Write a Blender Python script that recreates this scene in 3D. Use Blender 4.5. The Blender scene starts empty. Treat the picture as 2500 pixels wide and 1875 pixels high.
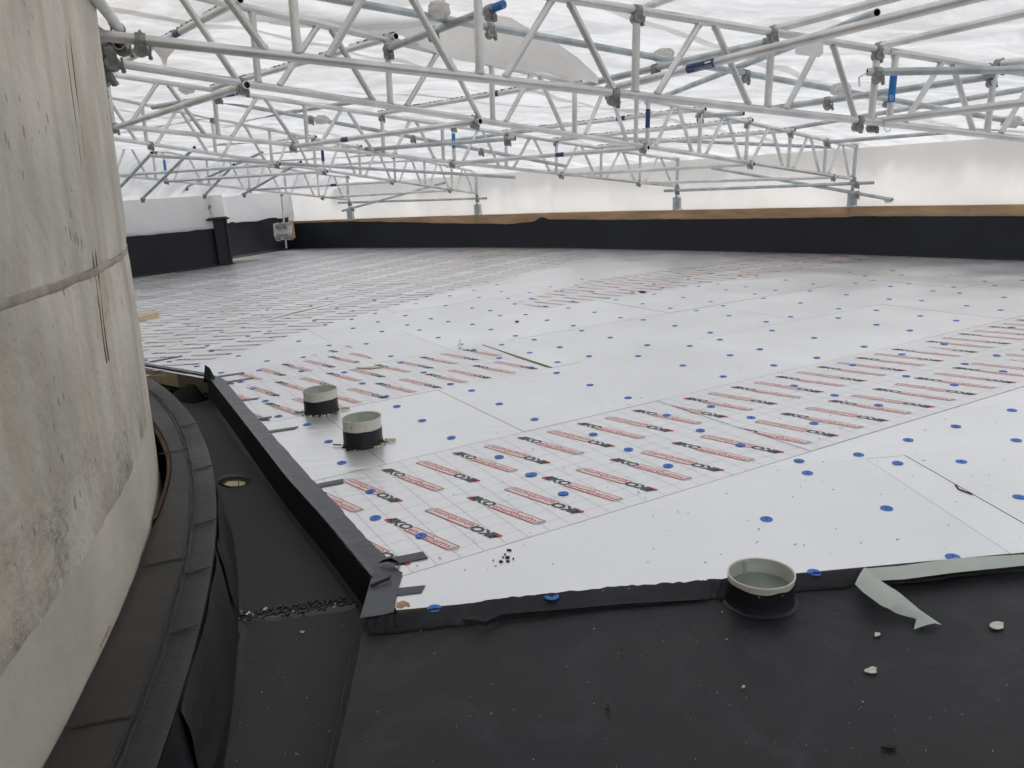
import bpy, bmesh, math, random
import numpy as np
from mathutils import Vector, Matrix, noise
random.seed(7)
S = bpy.context.scene
COL = S.collection

# ------------------------------------------------------------------ camera
F_PX, PITCH, ROLL, EYE = 1927.5, math.radians(14.537), math.radians(3.604), 1.39
def cam_axes():
    cp, sp, cr, sr = math.cos(PITCH), math.sin(PITCH), math.cos(ROLL), math.sin(ROLL)
    M = np.array([[1, 0, 0], [0, -sp, cp], [0, -cp, -sp]], float)
    return M @ np.array([[cr, -sr, 0], [sr, cr, 0], [0, 0, 1]])
MC = cam_axes()
cam_d = bpy.data.cameras.new('camera'); cam_o = bpy.data.objects.new('camera', cam_d); COL.objects.link(cam_o)
cam_d.sensor_fit = 'HORIZONTAL'; cam_d.sensor_width = 36; cam_d.lens = 36 * F_PX / 2500
cam_d.clip_start = .05; cam_d.clip_end = 3000
mw = Matrix.Identity(4)
for i in range(3):
    mw[i][0] = MC[i, 0]; mw[i][1] = -MC[i, 1]; mw[i][2] = -MC[i, 2]
mw[2][3] = EYE
cam_o.matrix_world = mw
S.camera = cam_o

# ------------------------------------------------------------------ light
W = bpy.data.worlds.new('World'); S.world = W; W.use_nodes = True
wn = W.node_tree.nodes; wl = W.node_tree.links
sky = wn.new('ShaderNodeTexSky'); sky.sky_type = 'NISHITA'; sky.sun_disc = False
SUN_EL, SUN_AZ = math.radians(58), math.radians(60)
sky.sun_elevation = SUN_EL; sky.sun_rotation = SUN_AZ
sky.dust_density = 4.0; sky.air_density = 1.0
bg = wn['Background']; bg.inputs[1].default_value = 0.15
hsv = wn.new('ShaderNodeHueSaturation'); hsv.inputs['Saturation'].default_value = .35
wl.new(sky.outputs[0], hsv.inputs['Color']); wl.new(hsv.outputs[0], bg.inputs[0])
sd = bpy.data.lights.new('sun', 'SUN'); sd.energy = 1.5; sd.angle = math.radians(25); sd.color = (1, .97, .92)
so = bpy.data.objects.new('sun', sd); COL.objects.link(so)
so.rotation_euler = (math.pi / 2 - SUN_EL, 0, math.pi - SUN_AZ)
S.view_settings.view_transform = 'Standard'; S.view_settings.look = 'None'
S.view_settings.gamma = 1; S.view_settings.use_curve_mapping = False
S.view_settings.exposure = 0.02
S.cycles.max_bounces = 10; S.cycles.diffuse_bounces = 6; S.cycles.transmission_bounces = 8; S.cycles.glossy_bounces = 4

UP = Vector((.0443, .0, 1.0))           # plumb, the roof itself falls a little
def at(px, py, depth):                    # point seen at a pixel, at a distance along the view axis
    v = MC @ np.array([(px - 1250) / F_PX, (py - 937.5) / F_PX, 1.]) * depth
    return Vector((v[0], v[1], v[2] + EYE))
def on(px, py, z=0.):                     # point seen at a pixel, on a level surface
    d = MC @ np.array([(px - 1250) / F_PX, (py - 937.5) / F_PX, 1.])
    t = (z - EYE) / d[2]
    return Vector((d[0] * t, d[1] * t, z))
AZ = math.radians(28.251)
UD = Vector((math.cos(AZ), math.sin(AZ))); VD = Vector((-math.sin(AZ), math.cos(AZ)))
def uv2w(u, v): p = UD * u + VD * v; return (p.x, p.y)
def w2uv(x, y): return (x * UD.x + y * UD.y, x * VD.x + y * VD.y)

# ------------------------------------------------------------------ materials
def mat(name, color=(.5, .5, .5), rough=.5, metal=0., var=0., vscale=3., bump=0., bscale=40., spec=.5,
        detail=6., second=None, stretch=None, rvar=0.):
    m = bpy.data.materials.new(name); m.use_nodes = True
    nt = m.node_tree; b = nt.nodes['Principled BSDF']
    b.inputs['Base Color'].default_value = (*color, 1); b.inputs['Roughness'].default_value = rough
    b.inputs['Metallic'].default_value = metal; b.inputs['Specular IOR Level'].default_value = spec
    tc = nt.nodes.new('ShaderNodeTexCoord')
    src = tc.outputs['Object']
    if stretch:
        mp = nt.nodes.new('ShaderNodeMapping'); mp.inputs['Scale'].default_value = stretch
        nt.links.new(src, mp.inputs[0]); src = mp.outputs[0]
    if var or second:
        n = nt.nodes.new('ShaderNodeTexNoise'); n.inputs['Scale'].default_value = vscale; n.inputs['Detail'].default_value = detail
        nt.links.new(src, n.inputs['Vector'])
        r = nt.nodes.new('ShaderNodeValToRGB')
        c0 = tuple(max(0, c * (1 - var)) for c in color); c1 = second or tuple(min(1, c * (1 + var)) for c in color)
        r.color_ramp.elements[0].position = .35; r.color_ramp.elements[1].position = .68
        r.color_ramp.elements[0].color = (*c0, 1); r.color_ramp.elements[1].color = (*c1, 1)
        nt.links.new(n.outputs['Fac'], r.inputs[0]); nt.links.new(r.outputs[0], b.inputs['Base Color'])
        if rvar:
            mr = nt.nodes.new('ShaderNodeMapRange'); mr.inputs['To Min'].default_value = rough - rvar; mr.inputs['To Max'].default_value = rough + rvar
            mr.inputs['From Min'].default_value = .3; mr.inputs['From Max'].default_value = .7
            nt.links.new(n.outputs['Fac'], mr.inputs[0]); nt.links.new(mr.outputs[0], b.inputs['Roughness'])
    if bump:
        n2 = nt.nodes.new('ShaderNodeTexNoise'); n2.inputs['Scale'].default_value = bscale; n2.inputs['Detail'].default_value = 5
        nt.links.new(src, n2.inputs['Vector'])
        bp = nt.nodes.new('ShaderNodeBump'); bp.inputs['Strength'].default_value = bump; bp.inputs['Distance'].default_value = .01
        nt.links.new(n2.outputs['Fac'], bp.inputs['Height']); nt.links.new(bp.outputs[0], b.inputs['Normal'])
    return m

def sheet_mat(name, col=(.86, .87, .88), trans=.55, wr=1.0, scale=2.0, lo=.80):
    m = bpy.data.materials.new(name); m.use_nodes = True; nt = m.node_tree
    nt.nodes.remove(nt.nodes['Principled BSDF']); out = nt.nodes['Material Output']
    L = nt.links.new
    tc = nt.nodes.new('ShaderNodeTexCoord'); mp = nt.nodes.new('ShaderNodeMapping')
    mp.inputs['Rotation'].default_value = (0, 0, -.6); mp.inputs['Scale'].default_value = (.9, 1.7, .8)
    L(tc.outputs['Object'], mp.inputs[0])
    n = nt.nodes.new('ShaderNodeTexNoise'); n.inputs['Scale'].default_value = scale; n.inputs['Detail'].default_value = 8
    n.inputs['Roughness'].default_value = .62; n.inputs['Distortion'].default_value = .8
    L(mp.outputs[0], n.inputs['Vector'])
    r = nt.nodes.new('ShaderNodeValToRGB'); r.color_ramp.elements[0].position = .38; r.color_ramp.elements[1].position = .60
    r.color_ramp.elements[0].color = (*(c * lo for c in col), 1); r.color_ramp.elements[1].color = (*(min(1, c * 1.07) for c in col), 1)
    L(n.outputs['Fac'], r.inputs[0])
    bp = nt.nodes.new('ShaderNodeBump'); bp.inputs['Strength'].default_value = .6 * wr; bp.inputs['Distance'].default_value = .03
    L(n.outputs['Fac'], bp.inputs['Height'])
    d = nt.nodes.new('ShaderNodeBsdfDiffuse'); t = nt.nodes.new('ShaderNodeBsdfTranslucent'); g = nt.nodes.new('ShaderNodeBsdfGlossy')
    g.inputs['Roughness'].default_value = .28; g.inputs['Color'].default_value = (.9, .9, .9, 1)
    for q in (d, t): L(r.outputs[0], q.inputs['Color'])
    for q in (d, g, t): L(bp.outputs[0], q.inputs['Normal'])
    mx = nt.nodes.new('ShaderNodeMixShader'); mx.inputs[0].default_value = trans
    L(d.outputs[0], mx.inputs[1]); L(t.outputs[0], mx.inputs[2])
    m2 = nt.nodes.new('ShaderNodeMixShader'); m2.inputs[0].default_value = .09
    L(mx.outputs[0], m2.inputs[1]); L(g.outputs[0], m2.inputs[2]); L(m2.outputs[0], out.inputs['Surface'])
    return m

def foil_mat(name, tone):
    m = mat(name, (tone * .985, tone * 1.0, min(1, tone * 1.02)), rough=.35, metal=.74, var=.03, vscale=1.3, rvar=.05, detail=2)
    nt = m.node_tree; b = nt.nodes['Principled BSDF']; L = nt.links.new
    tc = nt.nodes.new('ShaderNodeTexCoord'); mp = nt.nodes.new('ShaderNodeMapping')
    mp.inputs['Rotation'].default_value = (0, 0, -AZ); mp.inputs['Scale'].default_value = (1.2, 9, 1)
    L(tc.outputs['Object'], mp.inputs[0])
    n = nt.nodes.new('ShaderNodeTexNoise'); n.inputs['Scale'].default_value = 2.2; n.inputs['Detail'].default_value = 8; n.inputs['Distortion'].default_value = .5
    L(mp.outputs[0], n.inputs['Vector'])
    bp = nt.nodes.new('ShaderNodeBump'); bp.inputs['Strength'].default_value = .42; bp.inputs['Distance'].default_value = .01
    n3 = nt.nodes.new('ShaderNodeTexNoise'); n3.inputs['Scale'].default_value = 38; n3.inputs['Detail'].default_value = 3
    L(tc.outputs['Object'], n3.inputs['Vector'])
    b2 = nt.nodes.new('ShaderNodeBump'); b2.inputs['Strength'].default_value = .05; b2.inputs['Distance'].default_value = .004
    L(n3.outputs['Fac'], b2.inputs['Height']); L(n.outputs['Fac'], bp.inputs['Height']); L(b2.outputs[0], bp.inputs['Normal'])
    L(bp.outputs[0], b.inputs['Normal'])
    return m

def concrete_mat():
    m = mat('concrete', (.64, .605, .535), rough=.88, var=.17, vscale=2.4, bump=.8, bscale=26, detail=9)
    nt = m.node_tree; b = nt.nodes['Principled BSDF']; L = nt.links.new
    tc = nt.nodes.new('ShaderNodeTexCoord')
    base = b.inputs['Base Color'].links[0].from_socket
    # vertical run-down stains
    mp = nt.nodes.new('ShaderNodeMapping'); mp.inputs['Scale'].default_value = (5, 5, .35); L(tc.outputs['Object'], mp.inputs[0])
    n = nt.nodes.new('ShaderNodeTexNoise'); n.inputs['Scale'].default_value = 1.4; n.inputs['Detail'].default_value = 7; L(mp.outputs[0], n.inputs['Vector'])
    r = nt.nodes.new('ShaderNodeValToRGB'); r.color_ramp.elements[0].position = .42; r.color_ramp.elements[1].position = .75
    r.color_ramp.elements[0].color = (1, 1, 1, 1); r.color_ramp.elements[1].color = (.70, .62, .50, 1); L(n.outputs['Fac'], r.inputs[0])
    mx = nt.nodes.new('ShaderNodeMix'); mx.data_type = 'RGBA'; mx.blend_type = 'MULTIPLY'; mx.inputs[0].default_value = .7
    L(base, mx.inputs[6]); L(r.outputs[0], mx.inputs[7])
    # blow holes
    v = nt.nodes.new('ShaderNodeTexVoronoi'); v.inputs['Scale'].default_value = 26
    mpv = nt.nodes.new('ShaderNodeMapping'); mpv.inputs['Scale'].default_value = (1, 1, .45); L(tc.outputs['Object'], mpv.inputs[0]); L(mpv.outputs[0], v.inputs['Vector'])
    nm = nt.nodes.new('ShaderNodeTexNoise'); nm.inputs['Scale'].default_value = 3.5; L(tc.outputs['Object'], nm.inputs['Vector'])
    th = nt.nodes.new('ShaderNodeMapRange'); th.inputs['From Min'].default_value = .45; th.inputs['From Max'].default_value = .7
    th.inputs['To Min'].default_value = .02; th.inputs['To Max'].default_value = .26; L(nm.outputs['Fac'], th.inputs[0])
    lt = nt.nodes.new('ShaderNodeMath'); lt.operation = 'LESS_THAN'; L(v.outputs['Distance'], lt.inputs[0]); L(th.outputs[0], lt.inputs[1])
    mh = nt.nodes.new('ShaderNodeMix'); mh.data_type = 'RGBA'; mh.blend_type = 'MULTIPLY'
    sc_ = nt.nodes.new('ShaderNodeMath'); sc_.operation = 'MULTIPLY'; sc_.inputs[1].default_value = .6; L(lt.outputs[0], sc_.inputs[0]); L(sc_.outputs[0], mh.inputs[0])
    mh.inputs[7].default_value = (.35, .3, .24, 1); L(mx.outputs[2], mh.inputs[6])
    L(mh.outputs[2], b.inputs['Base Color'])
    bp0 = b.inputs['Normal'].links[0].from_node
    bp = nt.nodes.new('ShaderNodeBump'); bp.inputs['Strength'].default_value = .8; bp.inputs['Distance'].default_value = .01; bp.invert = True
    sx = nt.nodes.new('ShaderNodeSeparateXYZ'); L(tc.outputs['Object'], sx.inputs[0])
    zm = nt.nodes.new('ShaderNodeMapRange'); zm.inputs['From Min'].default_value = .85; zm.inputs['From Max'].default_value = .5; L(sx.outputs['Z'], zm.inputs[0])
    hn = nt.nodes.new('ShaderNodeTexNoise'); hn.inputs['Scale'].default_value = 34; hn.inputs['Detail'].default_value = 6; hn.inputs['Roughness'].default_value = .7; L(tc.outputs['Object'], hn.inputs['Vector'])
    hn2 = nt.nodes.new('ShaderNodeTexNoise'); hn2.inputs['Scale'].default_value = 3.2; L(tc.outputs['Object'], hn2.inputs['Vector'])
    hm = nt.nodes.new('ShaderNodeMapRange'); hm.inputs['From Min'].default_value = .42; hm.inputs['From Max'].default_value = .6; L(hn2.outputs['Fac'], hm.inputs[0])
    mm = nt.nodes.new('ShaderNodeMath'); mm.operation = 'MULTIPLY'; L(zm.outputs[0], mm.inputs[0]); L(hm.outputs[0], mm.inputs[1])
    bz = nt.nodes.new('ShaderNodeBump'); bz.inputs['Distance'].default_value = .03; L(mm.outputs[0], bz.inputs['Strength']); L(hn.outputs['Fac'], bz.inputs['Height']); L(bp0.outputs[0], bz.inputs['Normal'])
    bp0 = bz
    hr = nt.nodes.new('ShaderNodeValToRGB'); hr.color_ramp.elements[0].position = .36; hr.color_ramp.elements[1].position = .55
    hr.color_ramp.elements[0].color = (.42, .37, .29, 1); hr.color_ramp.elements[1].color = (1, 1, 1, 1); L(hn.outputs['Fac'], hr.inputs[0])
    mz = nt.nodes.new('ShaderNodeMix'); mz.data_type = 'RGBA'; mz.blend_type = 'MULTIPLY'; L(mm.outputs[0], mz.inputs[0]); L(mh.outputs[2], mz.inputs[6]); L(hr.outputs[0], mz.inputs[7]); L(mz.outputs[2], b.inputs['Base Color'])
    L(lt.outputs[0], bp.inputs['Height']); L(bp0.outputs[0], bp.inputs['Normal']); L(bp.outputs[0], b.inputs['Normal'])
    return m

def membrane_mat(name, tone=.03, rough=.5, bump=.35, tint=(1, 1.08, 1.28), speck=False):
    m = mat(name, tuple(tone * t for t in tint), rough=rough, var=.4, spec=.36, vscale=1.1, bump=bump * 1.5, bscale=6, detail=10, rvar=.1)
    if speck:
        nt = m.node_tree; b = nt.nodes['Principled BSDF']; L = nt.links.new
        base = b.inputs['Base Color'].links[0].from_socket
        tc = nt.nodes.new('ShaderNodeTexCoord')
        n = nt.nodes.new('ShaderNodeTexNoise'); n.inputs['Scale'].default_value = 2.3; n.inputs['Detail'].default_value = 12; n.inputs['Roughness'].default_value = .7; n.inputs['Distortion'].default_value = 1.2
        L(tc.outputs['Object'], n.inputs['Vector'])
        r = nt.nodes.new('ShaderNodeValToRGB'); r.color_ramp.elements[0].position = .5; r.color_ramp.elements[1].position = .8
        r.color_ramp.elements[0].color = (0, 0, 0, 1); r.color_ramp.elements[1].color = (1, 1, 1, 1); L(n.outputs['Fac'], r.inputs[0])
        mx = nt.nodes.new('ShaderNodeMix'); mx.data_type = 'RGBA'; mx.inputs[7].default_value = (.046, .049, .056, 1)
        sc_ = nt.nodes.new('ShaderNodeMath'); sc_.operation = 'MULTIPLY'; sc_.inputs[1].default_value = .85; L(r.outputs[0], sc_.inputs[0]); L(sc_.outputs[0], mx.inputs[0])
        L(base, mx.inputs[6]); L(mx.outputs[2], b.inputs['Base Color'])
    return m

M_foil = [foil_mat('foil_a', .93), foil_mat('foil_b', .91), foil_mat('foil_c', .945)]
M_pfoil = foil_mat('printed_foil', .90)
M_foam_shade = mat('shaded_board_edge', (.22, .19, .13), .9)  # foam edge colour darkened to stand for shade in the narrow joints
M_foam = mat('foam_core', (.62, .53, .33), .9, var=.1, vscale=30)
M_ink = mat('ink_grey', (.10, .10, .105), .6)
M_red = mat('ink_red', (.62, .05, .045), .6)
M_white = mat('foil_lettering', (.72, .72, .73), .5, metal=.3)
M_grid = mat('ink_grid', (.33, .32, .33), .6)
M_alu = mat('aluminium', (.70, .70, .69), .40, metal=.72, var=.14, vscale=4, bump=.12, bscale=120)
M_galv = mat('galvanised_steel', (.50, .54, .555), .5, metal=.7, var=.22, vscale=6, bump=.15, bscale=90)
M_coup = mat('coupler_steel', (.30, .30, .285), .6, metal=.6, var=.35, vscale=20, bump=.3, bscale=60)
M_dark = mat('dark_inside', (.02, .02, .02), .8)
M_blue = mat('sticker_blue', (.02, .045, .17), .4)
M_cyan = mat('sticker_bright_blue', (.02, .2, .55), .4)
M_bluetape = mat('blue_tape', (.02, .13, .42), .5)
M_wh = mat('sticker_white', (.75, .76, .78), .5)
M_washer = mat('washer_blue', (.014, .15, .60), .38)
M_memb = membrane_mat('bitumen_membrane', .0155, .55, speck=True)
M_memb2 = membrane_mat('bitumen_membrane_old', .022, .65, .6, speck=True)
M_flap = membrane_mat('bitumen_flap', .078, .34, .6, speck=True)
M_wallm = membrane_mat('parapet_membrane', .0095, .6, .3, (1, 1.15, 1.75))
M_kerb = mat('kerb_membrane', (.024, .0235, .0235), .55, var=.35, vscale=1.8, bump=.35, bscale=14, second=(.048, .043, .039), rvar=.1)
M_kerb2 = mat('kerb_capping', (.019, .020, .022), .55, var=.3, vscale=3, bump=.4, bscale=22, rvar=.08)
M_conc = concrete_mat()
M_conc2 = mat('smooth_concrete', (.60, .56, .49), .88, var=.14, vscale=2.2, bump=.35, bscale=18)
M_pink = mat('ink_pale_red', (.86, .80, .79), .6)
M_concb = mat('joint_mortar', (.40, .36, .30), .9, var=.25, vscale=8, bump=.6, bscale=30)
M_line = mat('formwork_line', (.17, .145, .12), .9, var=.3, vscale=12)
M_roof = sheet_mat('roof_sheeting', (.87, .88, .89), .62, 1.2, 1.7)
M_side = sheet_mat('side_sheeting', (.92, .92, .915), .66, .8, .55, .97)
M_drape = sheet_mat('loose_sheeting', (.90, .885, .85), .62, .8, 1.1, .9)
M_wood = mat('timber', (.37, .245, .14), .8, var=.22, vscale=1.5, bump=.2, bscale=30, stretch=(1, 1, 6))
M_ply = mat('rusty_ply', (.11, .055, .028), .8, var=.4, vscale=8)
M_pvc = mat('vent_plastic', (.68, .66, .59), .42, var=.06, vscale=9)
M_pvcin = mat('vent_inside', (.52, .54, .49), .4, metal=.2, var=.15, vscale=6)
M_pvcdeep = mat('vent_depth', (.17, .20, .185), .3, var=.15, vscale=8)
M_pipeblk = membrane_mat('pipe_membrane', .013, .42, .3, (1, 1.05, 1.4))
M_tape = mat('release_film', (.44, .48, .44), .42, var=.06, vscale=7, bump=.3, bscale=14)
M_chip = mat('foam_chip', (.62, .59, .53), .85, var=.12, vscale=40)
M_torn = mat('torn_board_facing', (.42, .27, .16), .9, var=.15, vscale=30)
M_slab = mat('roof_slab', (.05, .05, .05), .9)
M_bounce = mat('bounce_ledge', (.50, .43, .35), .9, var=.2, vscale=3)  # warm tone of the added light-bouncing ledge
M_ground = mat('ground', (.22, .22, .2), .9, var=.2, vscale=.05)
M_board = mat('white_board', (.66, .66, .64), .6)

# ------------------------------------------------------------------ helpers
def link(name, me, parent=None, m=None, smooth=False):
    o = bpy.data.objects.new(name, me); COL.objects.link(o)
    if parent: o.parent = parent
    if m is not None and me is not None and len(me.materials) == 0:
        for q in (m if isinstance(m, (list, tuple)) else [m]): me.materials.append(q)
    if smooth and me: me.polygons.foreach_set('use_smooth', [True] * len(me.polygons))
    return o
def tag(o, label=None, cat=None, group=None, kind=None):
    if label: o['label'] = label
    if cat: o['category'] = cat
    if group: o['group'] = group
    if kind: o['kind'] = kind
    return o
def empty(name, loc=(0, 0, 0), **k):
    o = bpy.data.objects.new(name, None); COL.objects.link(o); o.location = loc; o.empty_display_size = .1
    return tag(o, **k)
class MB:
    def __init__(s): s.v = []; s.f = []; s.mi = []
    def add(s, vs, fs, mi=0):
        b = len(s.v); s.v += [tuple(v) for v in vs]; s.f += [tuple(i + b for i in f) for f in fs]; s.mi += [mi] * len(fs)
    def poly(s, vs, mi=0): s.add(vs, [tuple(range(len(vs)))], mi)
    def prism(s, poly, z0, z1, mi=0, mi_side=None):
        n = len(poly)
        vs = [(p[0], p[1], z1) for p in poly] + [(p[0], p[1], z0) for p in poly]
        s.add(vs, [tuple(range(n)), tuple(range(2 * n - 1, n - 1, -1))], mi)
        b = len(s.v) - 2 * n
        for i in range(n):
            j = (i + 1) % n
            s.f.append((b + i, b + n + i, b + n + j, b + j)); s.mi.append(mi if mi_side is None else mi_side)
    def box(s, c, d, rz=0., mi=0, axes=None):
        c = Vector(c)
        if axes is None: axes = (Vector((math.cos(rz), math.sin(rz), 0)), Vector((-math.sin(rz), math.cos(rz), 0)), Vector((0, 0, 1)))
        vs = []
        for x, y, z in ((-1,-1,-1),(1,-1,-1),(1,1,-1),(-1,1,-1),(-1,-1,1),(1,-1,1),(1,1,1),(-1,1,1)):
            vs.append(c + axes[0] * x * d[0] / 2 + axes[1] * y * d[1] / 2 + axes[2] * z * d[2] / 2)
        s.add(vs, [(3,2,1,0),(4,5,6,7),(0,1,5,4),(1,2,6,5),(2,3,7,6),(3,0,4,7)], mi)
    def tube(s, p, q, r, n=10, mi=0, hollow=True, mi_in=None, bow=0., seg=1):
        p, q = Vector(p), Vector(q); d = (q - p); L_ = d.length; d.normalize()
        a = d.cross(Vector((0, 0, 1)))
        if a.length < .1: a = d.cross(Vector((1, 0, 0)))
        a.normalize(); b = d.cross(a)
        rings = []
        for k in range(seg + 1):
            t = k / seg; c = p + (q - p) * t - Vector((0, 0, bow * 4 * t * (1 - t)))
            rings.append([c + (a * math.cos(2 * math.pi * i / n) + b * math.sin(2 * math.pi * i / n)) * r for i in range(n)])
        vs = sum(rings, []); fs = []
        for k in range(seg):
            fs += [(k*n+i, k*n+(i+1) % n, (k+1)*n+(i+1) % n, (k+1)*n+i) for i in range(n)]
        s.add(vs, fs, mi)
        for e, (c, dd) in enumerate(((p, d), (q, -d))):
            o = rings[0] if e == 0 else rings[-1]
            inn = [c + (x - c) * .82 for x in o]; dp = [x + dd * min(.06, L_ * .4) for x in inn]
            if hollow:
                s.add(o + inn + dp, [(i, (i+1) % n, n+(i+1) % n, n+i) for i in range(n)], mi)
                s.add(inn + dp, [(i, (i+1) % n, n+(i+1) % n, n+i) for i in range(n)] + [tuple(range(n, 2*n))], mi if mi_in is None else mi_in)
            else: s.add(o, [tuple(range(n))], mi)
    def mesh(s, name, mats, smooth=False):
        me = bpy.data.meshes.new(name); me.from_pydata(s.v, [], s.f); me.update()
        for q in (mats if isinstance(mats, (list, tuple)) else [mats]): me.materials.append(q)
        me.polygons.foreach_set('material_index', s.mi)
        if smooth:
            me.polygons.foreach_set('use_smooth', [True] * len(me.polygons))
            if hasattr(me, 'set_sharp_from_angle'): me.set_sharp_from_angle(angle=math.radians(38))
        return me
    def build(s, name, mats, parent=None, smooth=False): return link(name, s.mesh(name, mats, smooth), parent)
def clip(poly, planes):
    for nx, ny, d in planes:                # keep nx*x+ny*y>=d
        out = []; n = len(poly)
        for i in range(n):
            a, b = poly[i], poly[(i + 1) % n]
            da = nx * a[0] + ny * a[1] - d; db = nx * b[0] + ny * b[1] - d
            if da >= 0: out.append(a)
            if (da >= 0) != (db >= 0):
                t = da / (da - db); out.append((a[0] + (b[0] - a[0]) * t, a[1] + (b[1] - a[1]) * t))
        poly = out
        if len(poly) < 3: return []
    return poly
def line_plane(a, b, side):                 # half plane through a-b keeping the point side
    nx, ny = -(b[1] - a[1]), b[0] - a[0]; l = math.hypot(nx, ny); nx /= l; ny /= l; d = nx * a[0] + ny * a[1]
    if nx * side[0] + ny * side[1] < d: nx, ny, d = -nx, -ny, -d
    return (nx, ny, d)
def area(p): return abs(sum(p[i][0] * p[(i+1) % len(p)][1] - p[(i+1) % len(p)][0] * p[i][1] for i in range(len(p)))) / 2

# ------------------------------------------------------------------ outline of the roof
WALL_R = [(8.7, 2.2), (8.0, 6.2), (6.53, 9.91), (5.15, 11.69), (3.11, 13.86), (1.0, 15.95), (-.56, 17.22), (-3.74, 19.49), (-5.40, 20.55)]
lw = [on(292, 682), on(430, 665), on(564, 645)]
WALL_L = [(-10.5, 11.0), (lw[0].x, lw[0].y), (lw[1].x, lw[1].y), (lw[2].x, lw[2].y)]
LB = [(-6.25, 18.55), (-5.40, 20.55)]
INSIDE = (0, 8)
PL_R = [line_plane(WALL_R[i], WALL_R[i+1], INSIDE) for i in range(len(WALL_R) - 1)]
PL_L = [line_plane(WALL_L[i], WALL_L[i+1], INSIDE) for i in range(0, 1)] + [line_plane(WALL_L[1], WALL_L[3], INSIDE), line_plane(LB[0], LB[1], INSIDE)]
def dist(pls, x, y): return min(a * x + b * y - d for a, b, d in pls)

# ------------------------------------------------------------------ setting
g = MB(); g.poly([(-900, -900, -14), (900, -900, -14), (900, 900, -14), (-900, 900, -14)]); tag(g.build('ground', M_ground), kind='structure')
g = MB(); g.prism([(-15, -7.5), (9.5, -7.5), (9.5, 6), (7.2, 10.6), (3.6, 14.6), (-5.4, 21.4), (-7.4, 18.8), (-13, 12)], -.8, -.16); g.build('roof_slab', M_slab)
tag(bpy.data.objects['roof_slab'], kind='structure')

# ---- insulation boards
deck = empty('insulation_deck', kind='structure')
UP_LINE = [(-3.60, 7.10), (-2.45, 6.21), (-2.33, 5.99), (-1.72, 4.82), (-1.16, 3.74), (-.83, 3.15), (-.56, 2.64)]
P1, P2, P3 = (-.56, 2.64), (-2.36, 6.08), (-3.60, 7.06)
L1p = line_plane(P1, P2, (2, 5)); L2p = line_plane(P2, P3, (2, 9))
bis = line_plane(P2, (P2[0] + 1.2, P2[1] + 1.05), (2, 3)); bis_n = (-bis[0], -bis[1], -bis[2])
FRONT = line_plane((-.6, 2.398), (1.77, 2.532), (1, 5))
FRONT2 = line_plane((1.77, 2.532), (9, 2.95), (3, 8))
OUT = [(a, b, d - .03) for a, b, d in PL_R + PL_L]
OUT_FAR = OUT[:len(PL_R)] + [OUT[-1]]
ECURVE = [(-3.5, 3.7), (.9, 7.2), (2.9, 8.75), (5.3, 10.0), (9.8, 12.15)]     # uv line where the turned boards begin
def uvplane(pl): # world plane from uv plane
    nu, nv, d = pl; w = UD * nu + VD * nv; return (w.x, w.y, d)
EPL = [uvplane(line_plane(ECURVE[i], ECURVE[i+1], (4, 3))) for i in range(len(ECURVE) - 1)]
def sectors(poly):
    out = []; cy_ = sum(p[1] for p in poly) / max(1, len(poly))
    for pl in ([bis, L1p], [bis_n, L2p]):
        q = clip(poly, pl + [FRONT, FRONT2] + (OUT if cy_ < 17.3 else OUT_FAR))
        if len(q) >= 3 and area(q) > .004: out.append(q)
    return out
nboard = 0
def board(poly, printed=False, dz=0., planes=(), side=None):
    global nboard
    cx_ = sum(p[0] for p in poly) / len(poly); cy_ = sum(p[1] for p in poly) / len(poly)
    ins = [(cx_ + (p[0] - cx_) * (1 - 0.0010 / max(.3, math.hypot(p[0]-cx_, p[1]-cy_))), cy_ + (p[1] - cy_) * (1 - 0.0010 / max(.3, math.hypot(p[0]-cx_, p[1]-cy_)))) for p in poly]
    qs = sectors(clip(ins, list(planes)))
    if not qs: return None
    mb = MB()
    for q in qs: mb.prism(q, -.12, dz, 0, 1)
    nboard += 1
    mb_m = [M_pfoil if printed else M_foil[nboard % 3], side or M_foam_shade]
    return mb.build('insulation_board', mb_m, deck)
# printed artwork as flat sheets
def glyphs(txt, size, bold=0., sx=1., shear=0., res=1):
    c = bpy.data.curves.new('t', 'FONT'); c.body = txt; c.size = size; c.resolution_u = res; c.space_character = .92; c.offset = bold; c.shear = shear; c.fill_mode = 'FRONT'
    o = bpy.data.objects.new('t', c); COL.objects.link(o); bpy.context.view_layer.update()
    me = bpy.data.meshes.new_from_object(o.evaluated_get(bpy.context.evaluated_depsgraph_get()))
    me.calc_loop_triangles()
    tris = [[(me.vertices[i].co.x * sx, me.vertices[i].co.y) for i in t.vertices] for t in me.loop_triangles]
    bpy.data.objects.remove(o); bpy.data.curves.remove(c); bpy.data.meshes.remove(me)
    xs = [p[0] for t in tris for p in t]; ys = [p[1] for t in tris for p in t]
    x0, y0 = min(xs), min(ys)
    return [[(p[0] - x0, p[1] - y0) for p in t] for t in tris], max(xs) - x0, max(ys) - y0
def fit(txt, w, h, bold, shear=0., res=1):
    t, w0, h0 = glyphs(txt, 1., bold, 1., shear, res)
    return [[(p[0] / w0 * w, p[1] / h0 * h) for p in q] for q in t]
IKO = fit('IKO', .142, .050, .045, .2, 2)
ENE = fit('enertherm', .262, .0365, .0, .2)
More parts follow.
